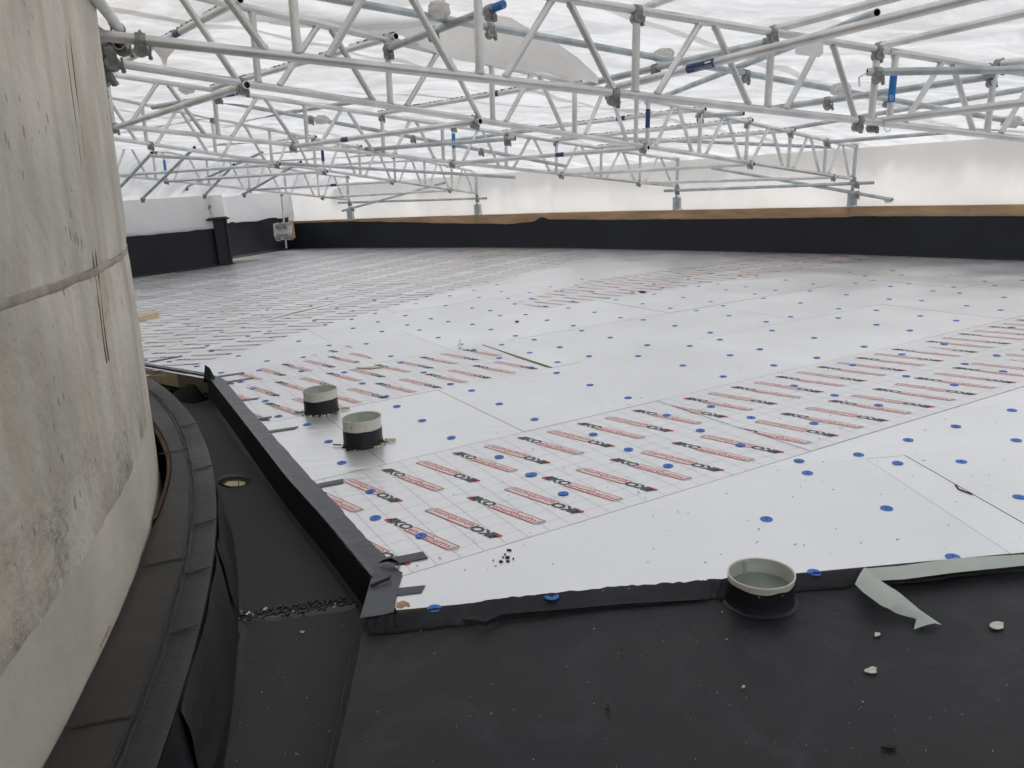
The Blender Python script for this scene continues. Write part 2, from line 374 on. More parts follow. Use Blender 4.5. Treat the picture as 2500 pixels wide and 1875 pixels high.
def logo_polys():
    out = []                               # (polygon, material, level)
    out.append(([(0, .012), (.014, .004), (.03, .012), (.036, .03), (.02, .036), (.008, .028)], 1, 0))
    out.append(([(.012, .026), (.03, .024), (.044, .05), (.030, .056)], 0, 0))
    for t in IKO: out.append(([(p[0] + .026, p[1] + .004) for p in t], 0, 0))
    x0, x1, y0, y1, sk = .152, .462, -.002, .052, .02
    out.append(([(x0, y0), (x1 - sk, y0), (x1, y1), (x0 + sk, y1)], 1, 0))
    out.append(([(x0 + .004, y0 + .0055), (x1 - sk - .006, y0 + .0055), (x1 - .008, y1 - .0055), (x0 + sk + .001, y1 - .0055)], 4, .7))
    for t in ENE: out.append(([(p[0] + x0 + .016, p[1] + .0068) for p in t], 1, 1.5))
    for k in range(5):
        xx = x1 - .045 + k * .009
        out.append(([(xx, y0 + .004), (xx + .004, y0 + .004), (xx + .004 + sk * .6, y1 - .008), (xx + sk * .6, y1 - .008)], 3, 1.2))
    return out
LOGO = logo_polys()
LOGO_FAR = [q for q in LOGO if q[2] < 1]
LOGO_FAR = [(p, 3 if m == 4 else m, l) for p, m, l in LOGO_FAR]
def logo_lattice(u0, u1, v0, v1, vo=3.735):
    """starts of the repeated print, u/v as board coordinates; vo is the far edge of the row"""
    res = []
    for col, (va, ua) in enumerate(((-.070, .0), (-.668, -.204))):
        for k in range(-60, 60):
            ub = 2.39 + ua + .398 * k
            s1 = (ub, vo + va); e2 = (ub - .083, vo + va - .45)
            for s, flip in ((s1, 0), (e2, 1)):
                cu = s[0] + (-.055 if flip else .055); cv = s[1] + (.22 if flip else -.22)
                if u0 < cu < u1 and v0 < cv < v1: res.append(((s[0] + (.022 if flip else -.022), s[1]), flip))
    return res
TL = math.hypot(.118, .445); TD = (.118 / TL, -.445 / TL); TN = (.445 / TL, .118 / TL)
def print_polys(u0, u1, v0, v1, vo, grid=True, simple=False):
    out = []
    for (s, flip) in logo_lattice(u0, u1, v0, v1, vo):
        sg = -1 if flip else 1
        for poly, mi, lev in (LOGO if grid else LOGO_FAR):
            out.append(([(s[0] + sg * (TD[0] * p[0] + TN[0] * p[1]), s[1] + sg * (TD[1] * p[0] + TN[1] * p[1])) for p in poly], mi, lev))
    if grid:
        k = math.ceil(u0 / .1) * .1
        while k < u1: out.append(([(k, v0), (k + .0014, v0), (k + .0014, v1), (k, v1)], 2, -.5)); k += .1
        k = v0 + .08
        while k < v1: out.append(([(u0, k), (u1, k), (u1, k + .0011), (u0, k + .0011)], 2, -.5)); k += .1
    return out
PM = [M_ink, M_red, M_grid, M_white, M_pink]
def near_print(u0, u1, v0, v1, vo, parent, planes=(), dz=0.):
    mb = MB()
    base = dz + .0012
    for poly, mi, lev in print_polys(u0, u1, v0, v1, vo):
        w = [uv2w(*p) for p in poly]
        w = clip(w, [uvplane(p) for p in ((1, 0, u0 + .003), (-1, 0, -u1 + .003), (0, 1, v0 + .003), (0, -1, -v1 + .003))] + list(planes))
        if len(w) < 3: continue
        for q in sectors_small(w):
            if area(q) < 1e-9: continue
            if (q[1][0]-q[0][0])*(q[2][1]-q[0][1])-(q[1][1]-q[0][1])*(q[2][0]-q[0][0]) < 0: q = q[::-1]
            mb.poly([(p[0], p[1], base + lev * .0006) for p in q], mi)
    if mb.f and parent: mb.build('printed_logos', PM, parent)
def sectors_small(poly):
    out = []
    for pl in ([bis, L1p], [bis_n, L2p]):
        q = clip(poly, pl + [FRONT, FRONT2] + OUT)
        if len(q) >= 3: out.append(q)
    return out
def rect(u0, u1, v0, v1): return [uv2w(u0, v0), uv2w(u1, v0), uv2w(u1, v1), uv2w(u0, v1)]
def row(v0, v1, joints, printed=lambda a, b: False, pplanes=(), extra=EPL):
    for a, b in zip(joints[:-1], joints[1:]):
        dz = random.uniform(-.0012, .0012)
        pr = printed(a, b)
        o = board(rect(a + .0008, b - .0008, v0 + .0008, v1 - .0008), pr, dz, extra)
        if o and pr: near_print(a, b, v0, v1, v1, o, list(pplanes) + list(extra), dz)
far_j = lambda a, n: [a + 2.4 * i for i in range(n)]
row(2.545, 3.735, [-1.8, .62, 3.02, 5.42, 7.82, 10.2], lambda a, b: True)
row(3.735, 4.94, [-1.5, 1.236, 2.065, 4.35, 6.75, 9.15, 11.5])
row(4.94, 6.10, [-2, .6, 3.0], lambda a, b: True)
# opened joint beside the printed boards, then plain ones
w_a, w_b = uv2w(2.97, 6.10), uv2w(3.04, 4.94)
row(4.94, 6.10, [3.012, 3.25, 5.65, 8.05, 10.4])
pp_ = [uvplane(line_plane((.9, 6.45), (2.07, 7.0), (1.5, 6))), uvplane(line_plane((2.08, 7), (2.05, 6.1), (1, 6)))]
row(6.10, 7.31, [-3, .3, 2.71, 5.11, 7.5, 9.9, 12], lambda a, b: a == .3, pp_)
pp2 = [uvplane((1, 0, 4.4)), uvplane(line_plane((4.45, 8.0), (6.64, 9.17), (6, 7))), uvplane((0, -1, -8.85))]
row(7.31, 8.5, [-4, 2.0, 4.4, 6.8, 9.2, 12], lambda a, b: a > 4, pp2)
row(8.5, 9.7, [0, 3.1, 5.2, 7.6, 12], lambda a, b: a > 5, pp2)
for v in (9.7, 10.9): row(v, v + 1.2, [2, 5.0, 7.4, 12])
# boards cut to the mitre in front
m3 = ((3.127, 2.32), (3.686, 2.06)); m1 = ((3.13, 2.32), (2.79, 1.57)); m2 = ((3.304, 2.236), (3.018, 1.578))
A3 = uvplane(line_plane(*m3, (4, 2.5))); B3 = (-A3[0], -A3[1], -A3[2])
Lf = uvplane(line_plane(*m1, (1, 2))); Rt = (-Lf[0], -Lf[1], -Lf[2]); Lf2 = uvplane(line_plane(*m2, (1, 2))); Rt2 = (-Lf2[0], -Lf2[1], -Lf2[2])
front_poly = rect(-.5, 12, -5.5, 2.541)
board(front_poly, False, .0, [A3, uvplane((-1, 0, -5.4))]); board(front_poly, False, .0008, [A3, uvplane((1, 0, 5.404))])
gap = .0015
def sh(pl, s=gap): return (pl[0], pl[1], pl[2] + s)
board(front_poly, False, .0004, [sh(B3), sh(Lf)]); board(front_poly, False, -.0006, [sh(B3), sh(Rt), sh(Lf2)]); board(front_poly, False, .001, [sh(B3), sh(Rt2)])
# turned boards of the far field: strips fan between two lines
def lerp(a, b, t): return (a[0] + (b[0] - a[0]) * t, a[1] + (b[1] - a[1]) * t)
def polyline(pts, s):
    for a, b in zip(pts[:-1], pts[1:]):
        l = math.hypot(b[0]-a[0], b[1]-a[1])
        if s <= l or b is pts[-1]: return lerp(a, b, s / l)
        s -= l
SC = [(-7.5, 6.5), (.56, 13.9), (3.1, 16.4), (8.0, 21.0)]
def fan(k, s): # k strips from the E curve
    a = polyline(ECURVE, s); b = polyline(SC, s * 1.02)
    return lerp(a, b, k / 5.0)
far_print = None
def shared_far_print():
    mb = MB()
    for poly, mi, lev in print_polys(2.4, 4.8, 2.56, 3.72, 3.735, grid=False):
        q = poly
        if (q[1][0]-q[0][0])*(q[2][1]-q[0][1])-(q[1][1]-q[0][1])*(q[2][0]-q[0][0]) < 0: q = q[::-1]
        mb.poly([(p[0] - 3.6, p[1] - 3.14, lev * .0010) for p in q], mi)
    return mb.mesh('printed_logos', PM)
FARP = shared_far_print()
for k in range(0, 13):
    off = (k * 1.13) % 2.3
    s = -off
    while s < 23:
        s0 = max(s, 0); s1 = s + 2.4; s = s1
        if s1 <= .05: continue
        c = [fan(k, s0), fan(k, s1), fan(k + 1, s1), fan(k + 1, s0)]
        w = [uv2w(*p) for p in c]
        cxm = sum(p[0] for p in w) / 4; cym = sum(p[1] for p in w) / 4
        if dist(PL_R, cxm, cym) < -1.8 or (dist(PL_L, cxm, cym) < -1.8 and cym < 17.3): continue
        if cxm < -9: continue
        dz = random.uniform(-.004, .004)
        o = board(w, True, dz, (), M_foam)
        if o is None: continue
        if min(dist(PL_R, cxm, cym), dist(PL_L, cxm, cym)) < -.1: continue
        du = Vector((w[1][0] - w[0][0], w[1][1] - w[0][1])); ang = math.atan2(du.y, du.x)
        po = link('printed_logos', FARP, o)
        wid = abs((w[3][0]-w[0][0]) * -math.sin(ang) + (w[3][1]-w[0][1]) * math.cos(ang))
        po.location = (cxm, cym, dz + .002); po.rotation_euler = (0, 0, ang); po.scale = (min(1., du.length / 2.4), min(1.06, wid / 1.2), 1)

# fastener washers pressed into the boards
def washer_mesh():
    mb = MB(); n = 16
    prof = [(.025, .0), (.0245, .0022), (.018, .0030), (.0075, .0012), (.005, .0010)]
    for i in range(n):
        a0, a1 = 2*math.pi*i/n, 2*math.pi*(i+1)/n
        for (r0, z0), (r1, z1) in zip(prof[:-1], prof[1:]):
            mb.add([(r0*math.cos(a0), r0*math.sin(a0), z0), (r0*math.cos(a1), r0*math.sin(a1), z0), (r1*math.cos(a1), r1*math.sin(a1), z1), (r1*math.cos(a0), r1*math.sin(a0), z1)], [(0, 1, 2, 3)], 0)
    mb.poly([(.005*math.cos(2*math.pi*i/8), .005*math.sin(2*math.pi*i/8), .0011) for i in range(8)], 1)
    return mb.mesh('fastener_washer', [M_washer, M_dark], True)
WM = washer_mesh()
FAST = [(1.71,9.08),(1.96,8.70),(1.46,8.44),(1.23,8.83),(1.68,8.05),(1.11,7.69),(1.30,7.50),(1.89,7.82),(1.52,7.10),(1.74,6.70),(1.13,6.35),(0.99,5.97),(1.45,6.22),(1.74,6.39),(1.66,5.81),(1.25,5.58),(1.86,5.42),(2.16,8.30),(2.21,8.00),(2.11,7.43),(2.32,9.47),(2.58,9.57),(2.53,9.05),(2.80,9.19),(2.73,8.62),(2.72,8.30),(3.01,8.78),(3.39,9.53),(3.55,9.08),(3.33,8.60),(2.96,7.88),(2.61,7.18),(2.33,7.02),(2.25,6.62),(1.93,5.95),(2.46,6.23),(2.22,5.56),(3.16,7.43),(2.97,6.99),(3.56,8.20),(3.99,8.96),(4.25,9.09),(4.33,9.48),(4.81,9.77),(4.71,9.35),(4.46,8.68),(4.20,8.56),(3.81,7.78),(3.43,7.24),(3.13,6.59),(2.68,5.82),(3.26,6.28),(3.64,6.85),(4.03,7.58),(4.42,8.10),(4.73,8.27),(4.57,7.88),(4.24,7.18),(3.79,6.55),(3.24,5.73),(4.37,6.88),(4.78,7.49),(5.11,8.18),(5.20,8.51),(5.55,8.42),(4.01,6.15),(3.37,5.30),(3.05,5.13),(2.36,5.28),(2.81,5.50),(3.21,10.86),(2.74,10.56),(3.04,10.21),(3.17,9.96),(2.43,9.84),(2.35,10.15),(1.89,9.53),(1.50,9.35),(1.86,9.89),(-1.51,8.96),(-1.13,8.66),(-0.82,8.34),(-1.39,8.36),(-1.04,8.05),(-1.26,7.76),(-0.62,8.09),(-0.88,7.71),(-0.66,7.25),(-1.01,6.55),(-0.43,6.87),(-0.36,7.84),(-0.17,7.49),(-0.31,6.60),(-0.08,8.26),(-0.40,8.90),(-0.19,8.64),(-0.72,9.20),(-1.10,9.51),(-0.72,10.02),(-0.43,10.40),(-0.34,9.71),(0.02,9.45),(-0.06,10.10),(0.29,9.85),(0.29,9.33),(0.09,9.00),(0.42,8.69),(0.19,8.23),(0.66,8.48),(0.39,7.81),(0.06,7.10),(-0.07,6.74),(-0.09,6.21),(0.22,6.87),(0.16,6.34),(0.15,5.82),(0.42,6.49),(0.36,5.94),(0.33,5.60),(0.62,6.08),(0.53,5.20),(0.62,7.42),(0.67,7.15),(0.90,8.10),(0.88,6.75),(0.73,4.82),(-0.09,4.87),(-0.28,5.25),(-0.44,5.47),(-0.67,5.88),(-0.89,6.27),(-0.87,5.24),(-0.76,4.97),(1.05,9.57),(1.16,8.99),(0.70,9.87),(0.58,10.26),(1.05,10.85),(-0.12,10.81),(-1.41,10.42),(-1.30,9.76),(-1.69,10.07),(-0.71,10.60),(0.75,8.92),(-2.40,10.55),(-2.15,8.70),(-1.96,8.38),(-1.60,8.06),(-1.72,8.63),(-1.82,9.26),(-2.07,9.56),(-2.47,9.93),(-2.52,9.01),(-2.91,9.35),(-2.98,9.78),(-3.20,9.52),(-3.57,9.85),(-3.28,8.85),(-2.89,8.53),(-2.50,8.19),(-2.38,7.81),(-2.66,7.97),(-2.03,7.52),(-3.05,8.33),(-3.43,8.63),(-4.01,9.24),(-3.65,8.95),(-3.33,7.92),(-2.94,7.59),(-2.79,7.28),(-2.44,6.98),(-2.10,6.68),(-1.80,6.74),(-1.55,6.89),(-1.67,7.21),(-1.32,7.17),(-2.06,6.32),(-1.68,6.19),(-1.31,6.05),(-2.09,5.94),(-1.92,5.70),(-1.72,5.31),(-2.37,6.32),(-2.69,6.64),(-3.04,6.92),(-3.31,7.05),(-1.28,6.41),(-1.10,5.65),(-1.02,10.10),(-0.26,11.11),(0.12,4.49),(0.43,4.14),(0.58,3.86),(0.73,3.59),(0.07,3.59),(0.89,4.40),(1.01,4.09),(1.15,3.82),(1.18,4.52),(1.34,4.26),(1.44,5.20),(2.55,4.92),(1.95,4.59),(1.80,4.86),(2.10,4.34),(2.71,4.65),(3.16,4.89),(1.63,4.09),(2.72,4.10),(2.30,3.90),(1.97,3.74),(2.45,3.64),(1.65,3.58),(1.77,3.44),(2.05,3.41),(1.35,3.55),(1.33,3.39),(1.49,2.96),(2.05,2.99),(1.01,2.48),(1.52,2.53),(-0.70,3.50),(-0.63,3.19),(-0.41,2.98),(-0.09,3.87),(0.20,3.33),(-0.31,2.40),(0.09,2.43),(-1.52,4.91),(-1.28,4.68),(-1.07,4.31),(-0.92,3.93),(-0.56,4.61),(-0.36,4.24),(0.06,3.59),(0.99,2.93)]
for x, y in FAST:
    if dist(PL_R + PL_L, x, y) < .05: continue
    o = link('fastener_washer', WM, deck); o.location = (x, y, .0010); o.rotation_euler = (random.uniform(-.04, .04), random.uniform(-.04, .04), random.uniform(0, 6))

# ---- black deck and gutter
def grid_sheet(name, pts_fn, nu, nv, m, parent=None, smooth=True, thick=0.):
    mb = MB(); vs = [pts_fn(i / nu, j / nv) for j in range(nv + 1) for i in range(nu + 1)]
    mb.add(vs, [(j*(nu+1)+i, j*(nu+1)+i+1, (j+1)*(nu+1)+i+1, (j+1)*(nu+1)+i) for j in range(nv) for i in range(nu)])
    o = mb.build(name, m, parent, smooth)
    return o
def nz(x, y, z=0., s=1.): return noise.noise(Vector((x * s, y * s, z * s)))
SEAM = [(-.56, 2.64), (-.55, 2.36), (-.53, 2.0), (-.52, 1.72), (-.46, 0), (-.40, -3)]
def deck_pt(a, b):
    y = -4 + (2.40 + 4) * b
    def sx(y):
        for (x0, y0), (x1, y1) in zip(SEAM[:-1], SEAM[1:]):
            if y1 <= y <= y0: return x0 + (x1 - x0) * (y - y0) / (y1 - y0)
        return -.4
    x0 = sx(y); x = x0 + (9.5 - x0) * (a ** 1.4)
    yf = y + (.04 * x if b > .98 else 0)
    return (x, yf, -.040 + .004 * nz(x, y, 0, 2.2) + .002 * nz(x, y, 5, 7) if a > 0 else -.04)
o = grid_sheet('roof_membrane', deck_pt, 110, 90, M_memb); tag(o, kind='structure')
# edge face below the seam, and lap strips on the deck
mb = MB()
for (x0, y0), (x1, y1) in zip(SEAM[1:-1], SEAM[2:]):
    mb.poly([(x0, y0, -.04), (x1, y1, -.04), (x1, y1, -.17), (x0, y0, -.17)])
mb.build('seam_face', M_memb, bpy.data.objects['roof_membrane'])
KC, KR = Vector((-9.70, -.05)), 9.0        # kerb outer edge
CC, CR = Vector((-10.0, 0)), 9.03          # drum
def kpt(ang, r, z): return (KC.x + r * math.cos(ang), KC.y + r * math.sin(ang), z)
def gutter_pt(a, b):
    y = -4 + (10.9) * b
    if y < 2.64:
        xr = -.50 if y > 0 else -.42
    else:
        xr = None
        for (x0, y0), (x1, y1) in zip(UP_LINE[:-1], UP_LINE[1:]):
            if y1 <= y <= y0: xr = x0 + (x1 - x0) * (y - y0) / (y1 - y0)
        if xr is None: xr = -2.4
    ss = (y - KC.y) / (KR + .02); xl = KC.x + (KR + .02) * math.sqrt(max(0, 1 - ss * ss))
    if xl > xr: xl = xr - .01
    x = xl + (xr - xl) * a
    z = -.17 + .003 * nz(x, y, 1, 3)
    if a < .1: z += .02 * (1 - a / .1)
    if a > .93: z += .02 * (a - .93) / .07
    # lapped sheet end near the corner
    yl = 2.70 + .10 * (x + 1.1) / .45
    if y < yl: z += .007
    return (x, y, z)
gut = grid_sheet('gutter', gutter_pt, 30, 260, M_memb); tag(gut, kind='structure')
# crumbling lap strip across the gutter
mb = MB()
for i in range(46):
    t = i / 45
    for j in range(5):
        x = -1.10 + .48 * t + random.uniform(-.008, .008); y = 2.665 + .075 * t + j * .016 + random.uniform(-.01, .01)
        s = random.uniform(.004, .010)
        mb.box((x, y, -.153 + s * .2), (s * 1.6, s, s * .7), random.uniform(0, 3), 0 if random.random() < .97 else 1)
mb.build('crumbled_lap', [M_kerb2, M_chip], gut)
tag(bpy.data.objects['crumbled_lap'], kind='stuff')
# welt lines along gutter
def ribbon(name, pts, w, h, m, parent, wob=.004, z_off=0., n_sub=6, seed=0):
    rnd = random.Random(seed); P = []
    for a, b in zip(pts[:-1], pts[1:]):
        for k in range(n_sub): P.append(Vector(a).lerp(Vector(b), k / n_sub))
    P.append(Vector(pts[-1])); mb = MB(); vs = []
    for i, p in enumerate(P):
        d = (P[min(i + 1, len(P) - 1)] - P[max(i - 1, 0)]); d.z = 0; d.normalize(); nn = Vector((-d.y, d.x, 0))
        o1, o2 = rnd.uniform(-wob, wob), rnd.uniform(-wob, wob)
        zz = p.z + z_off
        vs += [p + nn * (w / 2 + o1) + Vector((0, 0, z_off)), Vector((p.x, p.y, zz + h)) + nn * (w * .2 + o1), Vector((p.x, p.y, zz + h)) - nn * (w * .2 + o2), p - nn * (w / 2 + o2) + Vector((0, 0, z_off))]
    fs = []
    for i in range(len(P) - 1):
        for j in range(3): fs.append((i*4+j, i*4+j+1, (i+1)*4+j+1, (i+1)*4+j))
    mb.add(vs, fs); return mb.build(name, m, parent, True)
ribbon('cross_lap', [(-1.12, 2.665, -.160), (-.95, 2.69, -.160), (-.80, 2.715, -.160), (-.62, 2.74, -.160)], .05, .008, M_flap, gut, .012, seed=8)
ribbon('membrane_lap', [(-1.98, 5.02, -.169), (-1.42, 3.92, -.169), (-1.10, 3.35, -.169), (-.78, 2.80, -.166)], .012, .003, M_kerb2, gut, .003, seed=3)
ribbon('membrane_lap', [(-.575, 2.30, -.039), (-.545, 1.9, -.039), (-.53, 1.5, -.039), (-.47, .4, -.039)], .008, .003, M_dark, bpy.data.objects['roof_membrane'], .002, seed=4)

# ---- upstand at the insulation edge: face, flap on the boards, tabs
up = empty('edge_upstand', (-1.5, 4.3, 0), label='black bitumen upstand along the silver boards beside the narrow gutter', cat='upstand')
OFF = Vector((1.5, -4.3, 0))
def loc(o): o.location = OFF; return o
def subdiv(pts, n):
    out = []
    for a, b in zip(pts[:-1], pts[1:]):
        for k in range(n): out.append(lerp(a, b, k / n))
    return out + [pts[-1]]
UL = subdiv(UP_LINE, 12)
mb = MB(); vs = []; rnd = random.Random(5)
for i, (x, y) in enumerate(UL):
    wv = .006 * nz(x * 3, y * 3, 2) + rnd.uniform(-.002, .002)
    vs += [(x - .005 + wv, y - .003, .012 + rnd.uniform(-.003, .004)), (x - .012 + wv * .6, y - .006, -.05), (x - .018, y - .01, -.145), (x - .045, y - .025, -.166)]
mb.add(vs, [(i*4+j, (i+1)*4+j, (i+1)*4+j+1, i*4+j+1) for i in range(len(UL) - 1) for j in range(3)])
loc(mb.build('upstand_face', M_wallm, up, True))
FL = [(-3.66, 7.22), (-2.49, 6.33), (-2.27, 6.08), (-1.89, 5.34), (-1.47, 4.55), (-1.06, 3.77), (-.81, 3.32), (-.65, 3.01), (-.50, 2.76), (-.45, 2.64)]
FLs = subdiv(FL, 8)
mb = MB(); vs = []; NU = 6
n_i = len(UL)
for i in range(n_i):
    t = i / (n_i - 1); a = UL[i]
    fi = t * (len(FLs) - 1); b0 = FLs[int(fi)]; b1 = FLs[min(int(fi) + 1, len(FLs) - 1)]; b = lerp(b0, b1, fi - int(fi))
    for j in range(NU + 1):
        x, y = lerp(a, b, j / NU)
        edge = rnd.uniform(-.004, .004) if j == NU else 0
        z = .0045 + .0015 * (1 + nz(x, y, 3, 14)) + (.006 if j == 0 else 0)
        vs.append((x + edge, y, z if j < NU else .0045))
mb.add(vs, [(i*(NU+1)+j, i*(NU+1)+j+1, (i+1)*(NU+1)+j+1, (i+1)*(NU+1)+j) for i in range(n_i - 1) for j in range(NU)])
loc(mb.build('flap', M_flap, up, True))
# corner piece in front of the flap
def flat_strip(name, poly, z, m, parent, th=.003, lo=None):
    mb = MB(); mb.prism(poly, z - th, z); o = mb.build(name, m, parent); return o
loc(flat_strip('corner_flap', [(-.56, 2.66), (-.555, 2.36), (-.49, 2.37), (-.445, 2.385), (-.452, 2.54), (-.448, 2.66), (-.53, 2.76)], .0072, M_flap, up))
for i, poly in enumerate([[(-1.93, 5.385), (-1.79, 5.42), (-1.795, 5.375), (-1.92, 5.345)], [(-1.66, 4.88), (-1.56, 4.91), (-1.565, 4.875), (-1.65, 4.845)],
        [(-1.50, 4.59), (-1.325, 4.645), (-1.335, 4.595), (-1.50, 4.54)], [(-1.00, 3.635), (-.865, 3.69), (-.855, 3.635), (-.985, 3.585)],
        [(-.57, 2.775), (-.39, 2.83), (-.365, 2.775), (-.54, 2.72)], [(-.54, 2.545), (-.355, 2.56), (-.365, 2.51), (-.54, 2.49)],
        [(-2.36, 6.2), (-2.17, 6.28), (-2.16, 6.24), (-2.33, 6.15)], [(-2.22, 5.98), (-2.03, 6.07), (-2.02, 6.03), (-2.2, 5.93)], [(-3.25, 6.98), (-3.02, 7.16), (-3.0, 7.12), (-3.2, 6.93)]]):
    loc(flat_strip('tape_tab', poly, .0038 + .00008 * i, M_flap, up, .0035))
# torn sliver and peak at the corner
mb = MB(); c = Vector((-2.40, 6.10, .0))
mb.add([c + Vector((-.05, .02, -.02)), c + Vector((.05, -.06, -.02)), c + Vector((.02, .02, .09)), c + Vector((-.01, .01, .12)), c + Vector((-.02, -.02, .03)), c + Vector((.06, .0, 0))], [(0, 1, 4), (4, 1, 2), (4, 2, 3), (0, 4, 3), (1, 5, 2)])
loc(mb.build('corner_peak', M_wallm, up))
mb = MB(); q = [on(925, 1370, .012), on(962, 1366, .035), on(975, 1376, .012), on(930, 1378, .012)]
mb.add([on(922, 1376, .014), on(934, 1367, .03), on(955, 1362, .038), on(970, 1370, .03), on(976, 1377, .014), on(945, 1371, .02)], [(0, 1, 5), (1, 2, 5), (2, 3, 5), (3, 4, 5)])
loc(mb.build('curled_sliver', M_wallm, up))
mb = MB(); mb.tube(on(905, 1430, .012), on(950, 1412, .02), .006, 6); mb.tube(on(950, 1412, .02), on(953, 1405, .02), .004, 6); loc(mb.build('torn_thread', M_dark, up))

# ---- transition strip at the front edge, torn
edge = empty('edge_strip', (1, 2.45, 0), label='rough torn bitumen strip sealing the front edge of the silver boards', cat='membrane strip')
FE_UP = [(890, 1512), (966, 1500), (1100, 1480), (1250, 1457), (1500, 1432), (1700, 1418), (1780, 1410), (1935, 1403), (2110, 1389), (2300, 1370), (2560, 1346)]
FE_LO = [(885, 1543), (966, 1535), (1130, 1526), (1250, 1508), (1450, 1488), (1700, 1466), (1760, 1460), (1940, 1438), (2110, 1428), (2300, 1404), (2560, 1378)]
def px_poly(pts, n): return subdiv([tuple(p) for p in pts], n)
eu = px_poly(FE_UP, 14); el = px_poly(FE_LO, 14); mb = MB(); vs = []
for i in range(len(eu)):
    a = on(eu[i][0], eu[i][1] + rnd.uniform(-2, 2), .007); b = on(el[i][0], el[i][1] + rnd.uniform(-1.5, 1.5), -.035)
    for j in range(5):
        t = j / 4; p = a.lerp(b, t); zz = .007 + (-.037 - .007) * max(0, (t - .12) / .88) ** .9 + .003 * nz(p.x, p.y, 1, 30)
        if j == 4: zz = -.034
        vs.append((p.x, p.y, zz + (.005 if j == 3 else 0)))
mb.add(vs, [(i*5+j, (i+1)*5+j, (i+1)*5+j+1, i*5+j+1) for i in range(len(eu) - 1) for j in range(4)])
o = mb.build('strip', M_memb2, edge, True); o.location = (-1, -2.45, 0)
def blob_strip(name, upper, lower, zu, zl, m, parent, loc_):
    mb = MB(); vs = []
    for (a, b, z1, z2) in zip(upper, lower, zu, zl): vs += [on(a[0], a[1], z1), on((a[0]+b[0])/2, (a[1]+b[1])/2, (z1+z2)/2 + .004), on(b[0], b[1], z2)]
    n = len(upper); mb.add(vs, [(i*3+j, (i+1)*3+j, (i+1)*3+j+1, i*3+j+1) for i in range(n - 1) for j in range(2)])
    o = mb.build(name, m, parent, True); o.location = loc_; return o
blob_strip('torn_flap', [(1135, 1508), (1160, 1500), (1185, 1508), (1230, 1490), (1300, 1488), (1420, 1478), (1540, 1468), (1700, 1462)],
           [(1128, 1516), (1150, 1524), (1185, 1528), (1225, 1508), (1300, 1500), (1420, 1489), (1540, 1478), (1730, 1465)],
           [-.01, .0, -.005, -.01, -.012, -.015, -.02, -.03], [-.02, -.02, -.03, -.03, -.03, -.032, -.033, -.036], M_memb2, edge, (-1, -2.45, 0))
for pts in ([(1755, 1463), (1800, 1461), (1880, 1447), (1960, 1441), (2080, 1430)], [(2160, 1426), (2240, 1420), (2330, 1407), (2440, 1395), (2530, 1385)], [(900, 1546), (980, 1541), (1060, 1532), (1112, 1523)]):
    ps = [tuple(on(a, b, -.036)) for a, b in pts]
    o = ribbon('torn_edge', ps, .012, .008, M_dark if pts[0][0] < 2100 else M_memb2, edge, .004, seed=int(pts[0][0])); o.location = (-1, -2.45, 0)
# pale release film folded over the strip
film = empty('release_film', on(2170, 1440, -.03), label='pale green release film peeling off the front strip onto the black deck', cat='tape')
fu = [(2112, 1388), (2200, 1381), (2330, 1363), (2450, 1356), (2560, 1350)]; fl = [(2140, 1418), (2210, 1414), (2330, 1398), (2450, 1386), (2560, 1374)]
mb = MB(); vs = []
for a, b in zip(px_poly(fu, 6), px_poly(fl, 6)):
    p, q = on(a[0], a[1], .011), on(b[0], b[1], .002); vs += [p, p.lerp(q, .5) + Vector((0, 0, .003)), q]
n = len(vs) // 3; mb.add(vs, [(i*3+j, (i+1)*3+j, (i+1)*3+j+1, i*3+j+1) for i in range(n - 1) for j in range(2)])
o = mb.build('flat_length', M_tape, film, True); o.location = -film.location
L_ = [(2087, 1427), (2110, 1448), (2140, 1470), (2170, 1488), (2195, 1499), (2237, 1512), (2231, 1538)]
R_ = [(2112, 1385), (2150, 1418), (2186, 1440), (2215, 1462), (2240, 1485), (2270, 1505), (2300, 1525)]
zs = [.012, .02, .02, .004, -.012, -.018, -.03]; mb = MB(); vs = []
for (a, b, z) in zip(px_poly(L_, 4), px_poly(R_, 4), subdiv([(v, 0) for v in zs], 4)):
    z = z[0]; p, q = on(a[0], a[1], z - .004), on(b[0], b[1], z)
    for j in range(5): vs.append(p.lerp(q, j / 4) + Vector((0, 0, .010 * math.sin(j / 4 * math.pi) + .004 * nz(a[0] * .05, j, 3))))
n = len(vs) // 5; mb.add(vs, [(i*5+j, (i+1)*5+j, (i+1)*5+j+1, i*5+j+1) for i in range(n - 1) for j in range(4)])
o = mb.build('loose_tail', M_tape, film, True); o.location = -film.location

# ---- kerb round the drum
kerb = empty('curved_kerb', (-1.2, 2.5, -.17), label='curved black membrane kerb wrapping the foot of the concrete drum', cat='kerb')
KO = -kerb.location
A0, A1 = math.radians(-28), math.radians(44)
def kz(a): return .20 + .003 * nz(math.cos(a) * 20, math.sin(a) * 20)
def kerb_pt(r0, r1, zoff=0., wob=.0):
    def f(a, b):
        ang = A0 + (A1 - A0) * b; r = r0 + (r1 - r0) * a
        x, y = KC.x + r * math.cos(ang), KC.y + r * math.sin(ang)
        return (x, y, kz(ang) + zoff + .0025 * nz(x, y, 4, 9) + wob * nz(x, y, 9, 20))
    return f
def inner_r(ang): # from the kerb centre, the opening beside the drum
    p = CC - KC
    # distance from KC along ang to the drum surface
    bq = p.x * math.cos(ang) + p.y * math.sin(ang); return bq + math.sqrt(bq * bq - p.length_squared + CR * CR)
